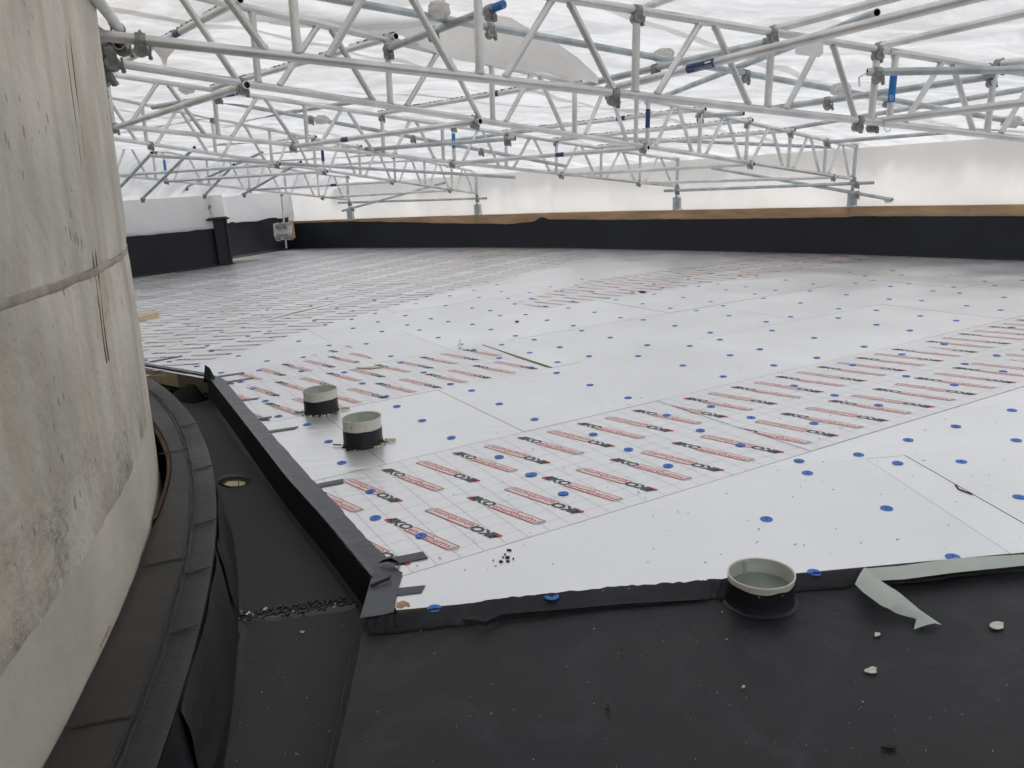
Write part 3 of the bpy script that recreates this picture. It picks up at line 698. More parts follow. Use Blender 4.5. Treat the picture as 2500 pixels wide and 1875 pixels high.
def inner_pt(a, b):
    ang = A0 + (A1 - A0) * b; deg = math.degrees(ang)
    gapw = .055 * math.exp(-((deg - 24) / 4.6) ** 2) * 1.0 - .004
    r0 = inner_r(ang) + gapw; r1 = KR - .065 + .004 * nz(ang * 30, 1)
    r = r0 + (r1 - r0) * a; x, y = KC.x + r * math.cos(ang), KC.y + r * math.sin(ang)
    return (x, y, kz(ang) - .003 + .003 * nz(x, y, 4, 9) - (.012 if a == 0 else 0))
o = grid_sheet('kerb_top', inner_pt, 10, 240, M_kerb, kerb); o.location = KO
def cap_pt(a, b):
    ang = A0 + (A1 - A0) * b; deg = math.degrees(ang)
    r = KR - .078 + .083 * a; x, y = KC.x + r * math.cos(ang), KC.y + r * math.sin(ang)
    lap = .002 * (math.floor((deg + 40) / 6.5) % 2)
    return (x, y, kz(ang) + .004 + lap * .6 + .0012 * nz(x, y, 9, 12) - (.004 if a == 1 else 0) - (.003 if a == 0 else 0))
o = grid_sheet('capping_strip', cap_pt, 6, 360, M_kerb2, kerb); o.location = KO
def seam_pts(r, z): return [kpt(A0 + (A1 - A0) * i / 60, r + .004 * nz(i * .7, r), z + kz(A0 + (A1 - A0) * i / 60)) for i in range(61)]
for r, w, h, sd_ in ((KR - .078, .012, .0045, 1), (KR - .094, .008, .003, 2)):
    o = ribbon('welded_seam', seam_pts(r, .0), w, h, M_kerb2, kerb, .003, seed=sd_, n_sub=4); o.location = KO
def face_pt(a, b):
    ang = A0 + (A1 - A0) * b; r = KR + .006 + .025 * a; x, y = KC.x + r * math.cos(ang), KC.y + r * math.sin(ang)
    return (x, y, .198 - .365 * a) if a < 1 else (x + .01, y, -.169)
o = grid_sheet('kerb_face', face_pt, 6, 240, M_memb, kerb); o.location = KO
# loose hanging sheets on the face
for (d0, d1, zb) in ((17.0, 21.5, -.16), (11.0, 16.8, -.15)):
    def hang(a, b, d0=d0, d1=d1, zb=zb):
        ang = math.radians(d0 + (d1 - d0) * b); r = KR + .012 + .030 * a + .012 * nz(b * 3, a * 2, d0); x, y = KC.x + r * math.cos(ang), KC.y + r * math.sin(ang)
        return (x, y, .192 + (zb + (.14 * abs(b - .75) if d0 > 16 else .1 * (1 - b)) - .192) * a)
    o = grid_sheet('hanging_sheet', hang, 8, 30, M_kerb2, kerb); o.location = KO
# cross laps over the kerb top
for deg in (3.5, 8.6, 13.2, 15.6, 18.2, 22.5, 27.5):
    a = math.radians(deg); ps = [kpt(a + .0006 * k, KR - .078 + .080 * k / 5, kz(a) + .008) for k in range(6)]
    o = ribbon('lap_edge', ps, .006, .005, M_kerb2, kerb, .002, seed=int(deg)); o.location = KO
for deg in (11.0, 16.6, 25):
    a = math.radians(deg); r0 = inner_r(a) + .01; ps = [kpt(a, r0 + (KR - .085 - r0) * k / 6, kz(a) + .0005) for k in range(7)]
    o = ribbon('lap_edge', ps, .008, .0035, M_kerb, kerb, .002, seed=int(deg)); o.location = KO
# brown plywood rim seen in the opening
mb = MB(); vs = []
for i in range(25):
    ang = math.radians(19.5 + 9 * i / 24); gw = .055 * math.exp(-((math.degrees(ang) - 24) / 4.6) ** 2) - .004; r = inner_r(ang) + gw
    vs += [kpt(ang, r + .004, kz(ang) - .006), kpt(ang, r - .012, kz(ang) - .012), kpt(ang, r + .004, .06)]
mb.add(vs, [(i*3+j, (i+1)*3+j, (i+1)*3+j+1, i*3+j+1) for i in range(24) for j in range(2)])
o = mb.build('plywood_rim', M_ply, kerb, True); o.location = KO

# ---- drum
drum = empty('concrete_drum', (-10, 0, -.6), label='huge round cast concrete drum standing at the left edge', cat='concrete column')
def drum_ring(z, r, a0, a1, n):
    return [(CC.x + UP.x * (z - .3) + r * math.cos(a0 + (a1 - a0) * i / n), CC.y + r * math.sin(a0 + (a1 - a0) * i / n), z) for i in range(n + 1)]
def drum_band(name, z0, z1, r, nzs, m, amp, tuck=0., wob=0.):
    mb = MB(); vs = []; N = 300
    a0, a1 = math.radians(-60), math.radians(80)
    for k in range(nzs + 1):
        z = z0 + (z1 - z0) * k / nzs
        rr = r - (tuck if k in (0, nzs) else 0)
        for (x, y, zz) in drum_ring(z, rr, a0, a1, N):
            nn = amp * (nz(x, y, z, 3.0) + .5 * nz(x, y, z, 11)); dx, dy = x - CC.x, y - CC.y; l = math.hypot(dx, dy)
            if wob and k in (nzs, 0): zz += wob * (nz(x * 5, y * 5, 3) + .6 * nz(x * 19, y * 19, 1))
            vs.append((x + dx / l * nn, y + dy / l * nn, zz))
    mb.add(vs, [(k*(N+1)+i, k*(N+1)+i+1, (k+1)*(N+1)+i+1, (k+1)*(N+1)+i) for k in range(nzs) for i in range(N)])
    o = mb.build(name, m, drum, True); o.location = -drum.location; return o
drum_band('lower_lift', -.6, .485, CR + .0025, 14, M_conc2, .003, .003, .022)
drum_band('middle_lift', .44, 1.182, CR + .001, 12, M_conc, .005, .004)
drum_band('upper_lift', 1.200, 3.6, CR + .003, 30, M_conc, .004, .008)
drum_band('mortar_joint', 1.178, 1.203, CR + .000, 5, M_concb, .006, .003, .010)

mb = MB(); mb.poly([(CC.x + UP.x * 3.3 + (CR - .01) * math.cos(math.radians(-60 + 140 * i / 60)), CC.y + (CR - .01) * math.sin(math.radians(-60 + 140 * i / 60)), 3.6) for i in range(61)])
o = mb.build('drum_top', M_conc, drum); o.location = -drum.location
for (d0, d1) in ((17.5, 16.2), (16.85, 15.95)):
    mb = MB(); pts = []
    for k in range(40):
        z = 2.75 - 1.85 * k / 39; a = math.radians(d0 + (d1 - d0) * min(1, (2.4 - z) / 1.4) + .03 * nz(z * 4, d0))
        pts.append(Vector((CC.x + UP.x * (z - .3) + (CR + .002) * math.cos(a), CC.y + (CR + .002) * math.sin(a), z)))
    for p, q in zip(pts[:-1], pts[1:]): mb.tube(p, q, .0018, 5, hollow=False)
    o = mb.build('formwork_line', M_line, drum); o.location = -drum.location
sl = [tuple(on(268, 1530, .205)), tuple(on(255, 1558, .205)), tuple(on(243, 1582, .205))]
o = ribbon('wood_splinter', sl, .005, .004, M_wood, None, .001); tag(o, label='thin pale wood splinter lying where drum meets kerb', cat='splinter')

# far corner of gutter: exposed foil board, cream edge, folded black sheet
gt = MB(); q = [on(345, 905, -.165), on(478, 938, -.165), on(440, 995, -.165), on(400, 960, -.165)]
gt.poly([(p.x, p.y, -.160) for p in q]); gt.build('exposed_board', M_foil[1], gut)
gt = MB(); q = [on(332, 900, -.14), on(475, 930, -.14), on(478, 942, -.16), on(345, 912, -.16)]
gt.poly([tuple(p) for p in q]); gt.build('foam_edge', M_foam, gut)
fold = empty('folded_membrane_sheet', on(450, 975, -.15), label='stiff offcut of black membrane folded up in the far gutter corner', cat='membrane offcut')
mb = MB(); A_ = [on(415, 963, -.155), on(462, 936, -.02), on(478, 940, .0), on(500, 968, -.05)]; B_ = [on(440, 984, -.165), on(480, 984, -.15), on(498, 980, -.13), on(512, 975, -.15)]
vs = []
for a, b in zip(A_, B_): vs += [a, a.lerp(b, .5) + Vector((0, 0, .008)), b]
mb.add(vs, [(i*3+j, (i+1)*3+j, (i+1)*3+j+1, i*3+j+1) for i in range(3) for j in range(2)])
o = mb.build('sheet', M_wallm, fold, True); o.location = -fold.location
# outlet hole with cream board under it
out = empty('roof_outlet', on(506, 1175, -.17), label='ragged round outlet hole cut through the gutter membrane', cat='outlet')
def ring_px(cx_, cy_, rx, ry, n, z, jit=0, sd_=1):
    r_ = random.Random(sd_); return [on(cx_ + (rx + r_.uniform(-jit, jit)) * math.cos(2*math.pi*i/n), cy_ + (ry + r_.uniform(-jit, jit) * .4) * math.sin(2*math.pi*i/n), z) for i in range(n)]
def sub(name, mb, m, par, smooth=False): o = mb.build(name, m, par, smooth); o.location = -par.location; return o
ro, ri = ring_px(572, 1175, 43, 17, 28, -.160, 3, 2), ring_px(572, 1175, 35, 12, 28, -.152, 3, 3)
mb = MB(); mb.add([tuple(p) for p in ro] + [tuple(p) for p in ri], [(i, (i+1) % 28, 28 + (i+1) % 28, 28 + i) for i in range(28)]); sub('torn_rim', mb, M_kerb2, out)
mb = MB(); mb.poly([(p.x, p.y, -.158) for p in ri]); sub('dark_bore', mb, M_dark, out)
mb = MB(); mb.poly([tuple(on(a, b, -.155)) for a, b in [(546, 1183), (556, 1175), (583, 1174), (600, 1178), (594, 1187), (568, 1189)]]); sub('foam_patch', mb, M_foam, out)
mb = MB()
for i in range(16):
    a = random.uniform(math.pi * .9, 2.1 * math.pi); p = on(572 + 33 * math.cos(a), 1175 + 12 * math.sin(a), -.150); q = on(572 + 25 * math.cos(a + .2), 1175 + 6 * math.sin(a), -.156); mb.tube(p, q, .0035, 5, hollow=False)
mb.tube(on(583, 1170, -.152), on(583, 1188, -.152), .003, 5, hollow=False)
sub('torn_fibres', mb, M_ply, out)

# ---- vent pipes
def vent(base, zt, r, collar_h, label, loc_z=0.):
    e = empty('vent_pipe', base, label=label, cat='vent pipe')
    n = 40; H = zt - base.z
    def rings(mb, prof, mi=0):
        vs = [(rr * math.cos(2*math.pi*i/n) + UP.x * z, rr * math.sin(2*math.pi*i/n), z) for rr, z in prof for i in range(n)]
        mb.add(vs, [(k*n+i, k*n+(i+1) % n, (k+1)*n+(i+1) % n, (k+1)*n+i) for k in range(len(prof) - 1) for i in range(n)], mi)
    mb = MB(); vs = []
    zc = H - collar_h
    for k, (rr, z) in enumerate([(r + .010, .001), (r + .004, .010), (r + .002, .03), (r + .002, zc)]):
        for i in range(n):
            a = 2*math.pi*i/n; zz = z + (.006 * nz(math.cos(a) * 2, math.sin(a) * 2, base.x * 9) if k == 3 else 0); jj = .010 * nz(math.cos(a) * 4, math.sin(a) * 4, base.y) if k == 0 else 0
            vs.append(((rr + jj) * math.cos(a) + UP.x * zz, (rr + jj) * math.sin(a), zz))
    mb.add(vs, [(k*n+i, k*n+(i+1) % n, (k+1)*n+(i+1) % n, (k+1)*n+i) for k in range(3) for i in range(n)])
    mb.build('membrane_wrap', M_pipeblk, e, True)
    mb = MB(); rings(mb, [(r, zc - .02), (r, H - .012), (r + .003, H - .010), (r + .003, H), (r - .001, H), (r - .003, H - .003)]); mb.build('collar', M_pvc, e, True)
    mb = MB(); rings(mb, [(r - .003, H - .002), (r - .004, H - .03), (r - .006, H - .034), (r - .006, -.05)]); mb.build('liner', M_pvcin, e, True)
    mb = MB(); mb.poly([((r - .006) * math.cos(2*math.pi*i/n), (r - .006) * math.sin(2*math.pi*i/n), .012 if collar_h > .03 else .050) for i in range(n)]); mb.build('pipe_bottom', M_foil[1] if collar_h > .03 else M_pvcdeep, e)
    for a in (-1.9, -1.2, 1.7):
        mb = MB(); p = Vector(((r + .001) * math.cos(a), (r + .001) * math.sin(a), H - .03)); mb.tube(p, p + Vector((math.cos(a), math.sin(a), 0)) * .004, .0035, 6, hollow=False); mb.build('rivet', M_coup, e)
    mb = MB(); a = 1.75; mb.box(((r - .008) * math.cos(a), (r - .008) * math.sin(a), H - .06), (.014, .004, .11), a + math.pi / 2); mb.build('liner_seam', M_pvcin, e)
    return e
RP = .107
v1 = vent(Vector((-1.252, 4.965, 0)), .150, RP, .058, 'vent pipe with pale collar, farther of the pair beside the gutter')
v2 = vent(Vector((-.857, 4.235, 0)), .158, RP, .062, 'vent pipe with pale collar, nearer of the pair beside the gutter')
v3 = vent(Vector((.791, 2.393, -.04)), .062, RP, .022, 'open vent pipe wrapped in black at the front board edge')
for e, sd_ in ((v1, 1), (v2, 2)):     # torn foil and foam crumbs round the hole
    r_ = random.Random(sd_); mb = MB()
    for i in range(26):
        a = r_.uniform(0, 6.28); rr = RP + r_.uniform(.012, .030); s = r_.uniform(.006, .016)
        mb.box((rr * math.cos(a), rr * math.sin(a), .006), (s * 1.5, s * .7, s * .5), r_.uniform(0, 3), r_.choice((0, 0, 1, 1, 2)))
    mb.tube((RP + .02, .0, .012), (RP + .075, .012, .008), .008, 6, 1, hollow=False)
    mb.tube((-RP - .01, -.03, .01), (-RP - .06, -.015, .01), .004, 6, 2, hollow=False)
    o = mb.build('torn_foil_edge', [M_foil[0], M_foam, M_dark], e); o['kind'] = 'stuff'
mb = MB(); n = 40; vs = []
for rr, z in ((RP + .001, .03), (RP + .006, .006), (RP + .018, .002)):
    for i in range(n): a = 2*math.pi*i/n; vs.append(((rr + .006 * nz(math.cos(a)*3, math.sin(a)*3)) * math.cos(a), rr * math.sin(a), z))
mb.add(vs, [(k*n+i, k*n+(i+1) % n, (k+1)*n+(i+1) % n, (k+1)*n+i) for k in range(2) for i in range(n)]); mb.build('base_dressing', M_pipeblk, v3, True)

# ------------------------------------------------------------------ parapets
def norm2(a, b): # inward normal of a wall piece
    pl = line_plane(a, b, INSIDE); return (pl[0], pl[1])
par = empty('parapet_wall', (2, 14.9, 0), label='long black bitumen coated parapet with timber capping at far side', cat='parapet wall')
PO = -par.location
WR = subdiv(WALL_R, 26)
cum = [0]
for a, b in zip(WR[:-1], WR[1:]): cum.append(cum[-1] + math.hypot(b[0]-a[0], b[1]-a[1]))
nrm = []
for i in range(len(WR)):
    a, b = WR[max(0, i-1)], WR[min(len(WR)-1, i+1)]; nrm.append(norm2(a, b))
def keyf(keys, s):
    for (s0, v0), (s1, v1) in zip(keys[:-1], keys[1:]):
        if s <= s1: return v0 + (v1 - v0) * max(0, (s - s0)) / (s1 - s0)
    return keys[-1][1]
def s_of(x, y): return cum[min(range(len(WR)), key=lambda i: (WR[i][0]-x)**2 + (WR[i][1]-y)**2)]
BT = sorted([(0, .55), (s_of(6.53, 9.91), .555), (s_of(5.15, 11.69), .560), (s_of(5.15, 11.69) + .03, .548), (s_of(3.11, 13.86), .535), (s_of(3.0, 13.95), .545), (s_of(2.0, 15), .545),
    (s_of(.95, 16), .575), (s_of(.85, 16.1), .62), (s_of(.72, 16.15), .60), (s_of(.6, 16.25), .53), (s_of(.2, 16.6), .495), (s_of(-.56, 17.22), .515), (s_of(-1.5, 17.9), .55), (s_of(-2.5, 18.6), .60), (s_of(-3.74, 19.49), .640), (99, .66)])
mb = MB(); vs = []; r_ = random.Random(11); last = 0
for i, (p, nn) in enumerate(zip(WR, nrm)):
    s = cum[i]; jag = .010 * nz(s * 2.2, 3.1) + .006 * nz(s * 9, 1.1) + r_.uniform(-.002, .002)
    zt = min(.685, keyf(BT, s) + jag)
    off = .012 + .004 * nz(s * 1.3, 5)
    vs += [(p[0] + nn[0] * .05, p[1] + nn[1] * .05, .004), (p[0] + nn[0] * (off + .012), p[1] + nn[1] * (off + .012), .03), (p[0] + nn[0] * off, p[1] + nn[1] * off, .28), (p[0] + nn[0] * (off - .002), p[1] + nn[1] * (off - .002), zt)]
mb.add(vs, [(i*4+j, (i+1)*4+j, (i+1)*4+j+1, i*4+j+1) for i in range(len(WR) - 1) for j in range(3)])
o = mb.build('bitumen_coat', M_wallm, par, True); o.location = PO
TOPZ = .690
# timber boards along the top
s = 0.; tot = cum[-1]
def wp(s):
    for i in range(len(cum) - 1):
        if s <= cum[i+1]: t = (s - cum[i]) / (cum[i+1] - cum[i]); return lerp(WR[i], WR[i+1], t), nrm[i]
    return WR[-1], nrm[-1]
r_ = random.Random(3)
while s < tot - .2:
    L_ = r_.choice((.62, .9, 1.2, .75)); e_ = min(s + L_, tot); K = 4; vs = []
    dzt = r_.uniform(-.004, .004); ofs = r_.uniform(0, .004)
    for k in range(K + 1):
        (p, nn) = wp(s + .0015 + (e_ - s - .003) * k / K)
        for (o_, z) in ((-.14, .42), (ofs, .42), (ofs, TOPZ + dzt), (-.14, TOPZ + dzt)): vs.append((p[0] + nn[0] * o_, p[1] + nn[1] * o_, z))
    mb = MB(); fs = [(k*4+j, (k+1)*4+j, (k+1)*4+(j+1) % 4, k*4+(j+1) % 4) for k in range(K) for j in range(4)] + [(0, 1, 2, 3), (K*4+3, K*4+2, K*4+1, K*4)]
    mb.add(vs, fs); o = mb.build('timber_plank', M_wood, par); o.location = PO
    s = e_
mb = MB(); vs = []
for p, nn in zip(WR, nrm):
    for (o_, z) in ((-.02, -.15), (-.02, .42), (-.30, .42), (-.30, -.15)): vs.append((p[0] + nn[0] * o_, p[1] + nn[1] * o_, z))
mb.add(vs, [(i*4+j, (i+1)*4+j, (i+1)*4+(j+1) % 4, i*4+(j+1) % 4) for i in range(len(WR) - 1) for j in range(4)]); o = mb.build('wall_core', M_slab, par); o.location = PO
# light grey bead of foil tape at the foot
mb = MB(); vs = []
for i, (p, nn) in enumerate(zip(WR, nrm)):
    w_ = .055 + .025 * nz(cum[i] * 3, 7) ; vs += [(p[0] + nn[0] * (.05), p[1] + nn[1] * .05, .0065), (p[0] + nn[0] * (.05 + w_), p[1] + nn[1] * (.05 + w_), .0055)]
mb.add(vs, [(i*2, (i+1)*2, (i+1)*2+1, i*2+1) for i in range(len(WR) - 1)]); o = mb.build('foot_tape', M_foil[2], par); o.location = PO
# unseen warm-toned ledge, added outside to bounce warm light onto the sheeting
mb = MB(); vs = []
for p, nn in zip(WR, nrm):
    for (o_, z) in ((-.31, .60), (-1.25, .60), (-1.25, .45), (-.31, .45)): vs.append((p[0] + nn[0] * o_, p[1] + nn[1] * o_, z))
mb.add(vs, [(i*4+j, (i+1)*4+j, (i+1)*4+(j+1) % 4, i*4+(j+1) % 4) for i in range(len(WR) - 1) for j in range(4)]); o = mb.build('bounce_ledge', M_bounce); tag(o, kind='structure')

# left parapet, two lengths with a pier between
pl_ = empty('parapet_wall', (-6.6, 16, 0), label='black coated parapet length at the left, sheeting hanging over its top', cat='parapet wall')
def wall_piece(pts, par_, top, thick=.25, name='bitumen_coat', m=M_wallm, n=20, amp=.006):
    ps = subdiv(pts, n); mb = MB(); vs = []
    for i, p in enumerate(ps):
        a, b = ps[max(0, i-1)], ps[min(len(ps)-1, i+1)]; nn = norm2(a, b); w = amp * nz(p[0] * 2, p[1] * 2)
        for (o_, z) in ((.03, .003), (w, .05), (w, top), (-thick, top), (-thick, -.1)): vs.append((p[0] + nn[0] * o_, p[1] + nn[1] * o_, z))
    mb.add(vs, [(i*5+j, (i+1)*5+j, (i+1)*5+j+1, i*5+j+1) for i in range(len(ps) - 1) for j in range(4)] + [(4, 3, 2, 1, 0), tuple(len(vs) - 5 + k for k in range(5))])
    o = mb.build(name, m, par_); o.location = -par_.location; return o
wall_piece(WALL_L, pl_, .84)
pr_ = empty('parapet_wall', (-5.9, 19.3, 0), label='short recessed black parapet length between the pier and the far corner', cat='parapet wall')
wall_piece([(-6.75, 17.5), LB[0], LB[1]], pr_, .84)
pier = empty('wall_pier', (lw[2].x, lw[2].y, 0), label='black wrapped pier projecting where the left parapet steps back', cat='pier')
a_ = (lw[2].x, lw[2].y); b_ = (lw[1].x, lw[1].y); dn = Vector((a_[0]-b_[0], a_[1]-b_[1])).normalized(); nn = Vector(norm2(a_, b_))
mb = MB(); c = Vector(a_) - dn * .16 + nn * -.02
mb.box((-dn.x*.16 + nn.x * -.0, -dn.y*.16 + nn.y * -.0, .47), (.34, .12, .94), math.atan2(dn.y, dn.x)); mb.build('pier_shaft', M_wallm, pier)
mb = MB(); mb.box((-dn.x*.22 + nn.x*.01, -dn.y*.22 + nn.y*.01, .955), (.52, .2, .035), math.atan2(dn.y, dn.x)); mb.build('pier_cap', M_wallm, pier)
mb = MB(); mb.box((-dn.x*.02 + nn.x*.06, -dn.y*.02 + nn.y*.06, .55), (.05, .04, .8), math.atan2(dn.y, dn.x)); mb.build('loose_fold', M_kerb2, pier)
mb = MB(); mb.box((-dn.x*.2 - nn.x*.02, -dn.y*.2 - nn.y*.02, .985), (.46, .16, .02), math.atan2(dn.y, dn.x)); mb.build('timber_cap', M_ply, pier)
mb = MB(); mb.add([(.0, .0, .05), (dn.x*.12+.03, dn.y*.12-.03, .004), (-dn.x*.2+nn.x*.12, -dn.y*.2+nn.y*.12, .004), (-dn.x*.2+nn.x*.04, -dn.y*.2+nn.y*.04, .07)], [(0, 1, 2, 3)]); mb.build('foot_flare', M_wallm, pier)

# ------------------------------------------------------------------ sheeting
encl = [(-14, -6.5), (9.2, -6.5), (9.2, 1.8)]
def roof_z(x, y):
    dR, dL = dist(PL_R, x, y) + .16, dist(PL_L, x, y) + .12
    dR = max(dR, 0); dL = max(dL, 0)
    a = 1.49 + .42 * min(dR, .45) + .106 * max(0, dR - .45)
    b = 1.40 + .80 * dL
    z = min(a, b, 3.0)
    return z
def roof_bump(x, y):
    dR = dist(PL_R, x, y)
    w = min(1, max(0, dR / 1.0))
    return w * (.055 * nz(x, y, 0, .9) + .04 * nz(x * 1.3, y * .6, 3, 2.6) + .007 * nz(x, y, 7, 7)) + .02
mb = MB(); st = .17; nx_, ny_ = int(24 / st), int(29 / st); idx = {}
vs = []
for j in range(ny_ + 1):
    for i in range(nx_ + 1):
        x, y = -14.4 + i * st, -7 + j * st
        vs.append((x, y, roof_z(x, y) + roof_bump(x, y)))
fs = []
for j in range(ny_):
    for i in range(nx_):
        x, y = -14.4 + (i + .5) * st, -7 + (j + .5) * st
        if dist(PL_R, x, y) < -.42 or dist(PL_L, x, y) < -.45: continue
        if math.hypot(x - CC.x, y - CC.y) < CR - .3: continue
        fs.append((j*(nx_+1)+i, j*(nx_+1)+i+1, (j+1)*(nx_+1)+i+1, (j+1)*(nx_+1)+i))
mb.add(vs, fs); o = mb.build('roof_sheeting', M_roof, None, True); tag(o, label='white translucent shrink wrap stretched over the whole scaffold roof', cat='sheeting')
roof_o = bpy.data.objects['roof_sheeting']; ang_ = math.radians(44.4); ud_ = Vector((math.cos(ang_), math.sin(ang_))); vd_ = Vector((-math.sin(ang_), math.cos(ang_)))
for off_ in (-3.2, 1.1, 3.4, 5.9, 8.3, 10.6):
    mb = MB(); vs = []; run = []
    for k in range(150):
        c_ = ud_ * (-4 + k * .13) + vd_ * off_
        if dist(PL_R, c_.x, c_.y) < .05 or dist(PL_L, c_.x, c_.y) < .05 or math.hypot(c_.x - CC.x, c_.y - CC.y) < CR - .2: continue
        for w_ in (-.055, .055):
            x_, y_ = c_.x + vd_.x * (w_ + .02 * nz(k * .3, off_)), c_.y + vd_.y * (w_ + .02 * nz(k * .3, off_)); vs.append((x_, y_, roof_z(x_, y_) + roof_bump(x_, y_) - .012))
    n_ = len(vs) // 2
    if n_ > 3: mb.add(vs, [(i*2, (i+1)*2, (i+1)*2+1, i*2+1) for i in range(n_ - 1)]); mb.build('overlap_seam', M_drape, roof_o, True)
def sheet_wall(pts, off, z0, z1, label, n=30, m=M_side, ragged=0., closed=None, amp=.02, lower_in=0.):
    ps = subdiv(pts, n); NV = 14; mb = MB(); vs = []
    for i, p in enumerate(ps):
        a, b = ps[max(0, i-1)], ps[min(len(ps)-1, i+1)]; nn = norm2(a, b)
        rag = ragged * (nz(p[0] * 3, p[1] * 3, 2) + (.7 if nz(p[0] * 1.2, p[1] * 1.2, 8) > .2 else 0))
        for j in range(NV + 1):
            t = j / NV; z = (z0 + rag) * (1 - t) + (z1(p) if callable(z1) else z1) * t
            w = amp * (nz(p[0] * 1.1 + t * 1.5, p[1] * 1.1 - t, 1) + .35 * nz(p[0] * 4, p[1] * 4 + t * 5, 2)) * (1.2 - t)
            o_ = off + w + lower_in * (1 - t) ** 2
            vs.append((p[0] + nn[0] * o_, p[1] + nn[1] * o_, z))
    mb.add(vs, [(i*(NV+1)+j, (i+1)*(NV+1)+j, (i+1)*(NV+1)+j+1, i*(NV+1)+j+1) for i in range(len(ps) - 1) for j in range(NV)])
    o = mb.build('side_sheeting', m, None, True); return tag(o, label=label, cat='sheeting')
sheet_wall(WALL_R, -.16, .672, 1.52, 'tall white side sheeting behind the timber topped far parapet', 30)
sheet_wall(WALL_L, .03, .775, 1.44, 'white side sheeting hanging over the left black parapet', 34, ragged=.015, lower_in=.02)
sheet_wall([(-6.15, 17.0), (-6.24, 18.5), (-5.28, 20.75)], .02, .80, 1.44, 'white side sheeting draped from pier to the far left corner', 24, ragged=.03, lower_in=.03)
for lab_, pts in zip(('right hand side of the enclosure', 'side behind the viewpoint', 'side beyond the concrete drum'), ([(8.7, 2.2), (9.2, 1.8), (9.2, -6.6)], [(9.2, -6.6), (-14.2, -6.6)], [(-14.2, -6.6), (-14.2, 8), (-10.5, 11)])):
    ps = pts; mb = MB(); vs = []
    for p in ps: vs += [(p[0], p[1], -.2), (p[0], p[1], 3.2)]
    mb.add(vs, [(i*2, (i+1)*2, (i+1)*2+1, i*2+1) for i in range(len(ps) - 1)])
    o = mb.build('side_sheeting', M_side); tag(o, label='white side sheeting closing the ' + lab_, cat='sheeting', group='side sheeting out of view')
# loose second layer sagging under the roof
lo_e = [(500, -60), (560, -10), (600, 24), (660, 56), (720, 70), (790, 66), (850, 76), (915, 90), (980, 88), (1020, 112), (1075, 132), (1130, 147), (1200, 160), (1270, 170), (1330, 178), (1400, 196), (1460, 196)]
hi_e = [(640, -330), (700, -320), (760, -310), (820, -290), (880, -270), (940, -240), (1000, -200), (1050, -150), (1090, -100), (1130, -50), (1170, -15), (1215, 22), (1270, 55), (1320, 82), (1365, 108), (1410, 140), (1462, 190)]
mb = MB(); vs = []
for k, (a, b) in enumerate(zip(px_poly(lo_e, 4), px_poly(hi_e, 4))):
    p, q = at(a[0], a[1], 5.75), at(b[0], b[1], 5.55)
    for j in range(11):
        t = j / 10; w = p.lerp(q, t); w += Vector((0, .05 * math.sin(t * math.pi) + .02 * nz(w.x, w.z, 1, 3), -.03 * math.sin(t * math.pi) + .012 * nz(w.x, w.z, 4, 6))); vs.append(w)
n = len(vs) // 11; mb.add(vs, [(i*11+j, (i+1)*11+j, (i+1)*11+j+1, i*11+j+1) for i in range(n - 1) for j in range(10)])
tag(mb.build('loose_sheeting', M_drape, None, True), label='loose slack sheet sagging below the roof above the middle trusses', cat='sheeting')
mb = MB(); T_ = [(376, 106, 4.9), (424, 118, 4.9), (404, 140, 4.9), (400, 163, 4.9), (392, 142, 4.9), (377, 124, 4.9)]
p_ = [at(*q) for q in T_]; mb.add(p_ + [p + Vector((.006, .02, 0)) for p in p_], [(0, 1, 2), (0, 2, 4, 5), (2, 3, 4), (8, 7, 6), (11, 10, 8, 6), (10, 9, 8)])
tag(mb.build('sheet_scrap', M_drape), label='pointed scrap of sheeting dangling from the front truss near drum', cat='sheeting scrap')
mb = MB(); p_ = [at(2010, 103, 4.6), at(1983, 95, 4.6), at(1948, 100, 4.6), at(1940, 128, 4.6), at(1945, 133, 4.6), at(2000, 140, 4.6), at(2010, 130, 4.6)]
mb.poly([tuple(p) for p in p_]); tag(mb.build('sheet_scrap', M_drape), label='square pale sheet scrap stuck under the labelled tube', cat='sheeting scrap')

# ------------------------------------------------------------------ trusses
CAM = Vector((0, 0, EYE)); RT = .0242
TR = {}
def coupler_mesh():
    mb = MB(); rt = .036
    mb.tube((-.026, 0, 0), (.026, 0, 0), rt, 12, hollow=False)
    mb.tube((0, -.03, -.05), (0, .03, -.05), rt, 12, hollow=False)
    mb.box((0, 0, -.026), (.05, .05, .03))
    mb.box((0, .038, .014), (.036, .03, .03)); mb.tube((0, .048, -.03), (0, .048, .046), .0065, 6, hollow=False); mb.box((0, .048, .03), (.024, .024, .014))
    mb.box((.036, 0, -.06), (.03, .036, .03)); mb.tube((.046, 0, -.095), (.046, 0, -.02), .0065, 6, hollow=False); mb.box((.046, 0, -.085), (.022, .022, .014))
    return mb.mesh('coupler', M_coup, True)
CM = coupler_mesh()
def put_coupler(parent, p, d, scale=1., flip=False):
    scale *= .84
    o = link('coupler', CM, parent); x = Vector(d).normalized(); z = Vector((0, 0, 1)); z = (z - x * z.dot(x)).normalized()
    if flip: z = -z
    y = z.cross(x); m = Matrix.Identity(4)
    for i in range(3): m[i][0], m[i][1], m[i][2] = x[i], y[i], z[i]
    m = m @ Matrix.Scale(scale, 4) @ Matrix.Rotation(random.uniform(-.25, .25), 4, 'X'); pl = parent.location if parent else Vector((0, 0, 0))
    m.translation = Vector(p) - pl; o.matrix_local = m
    return o
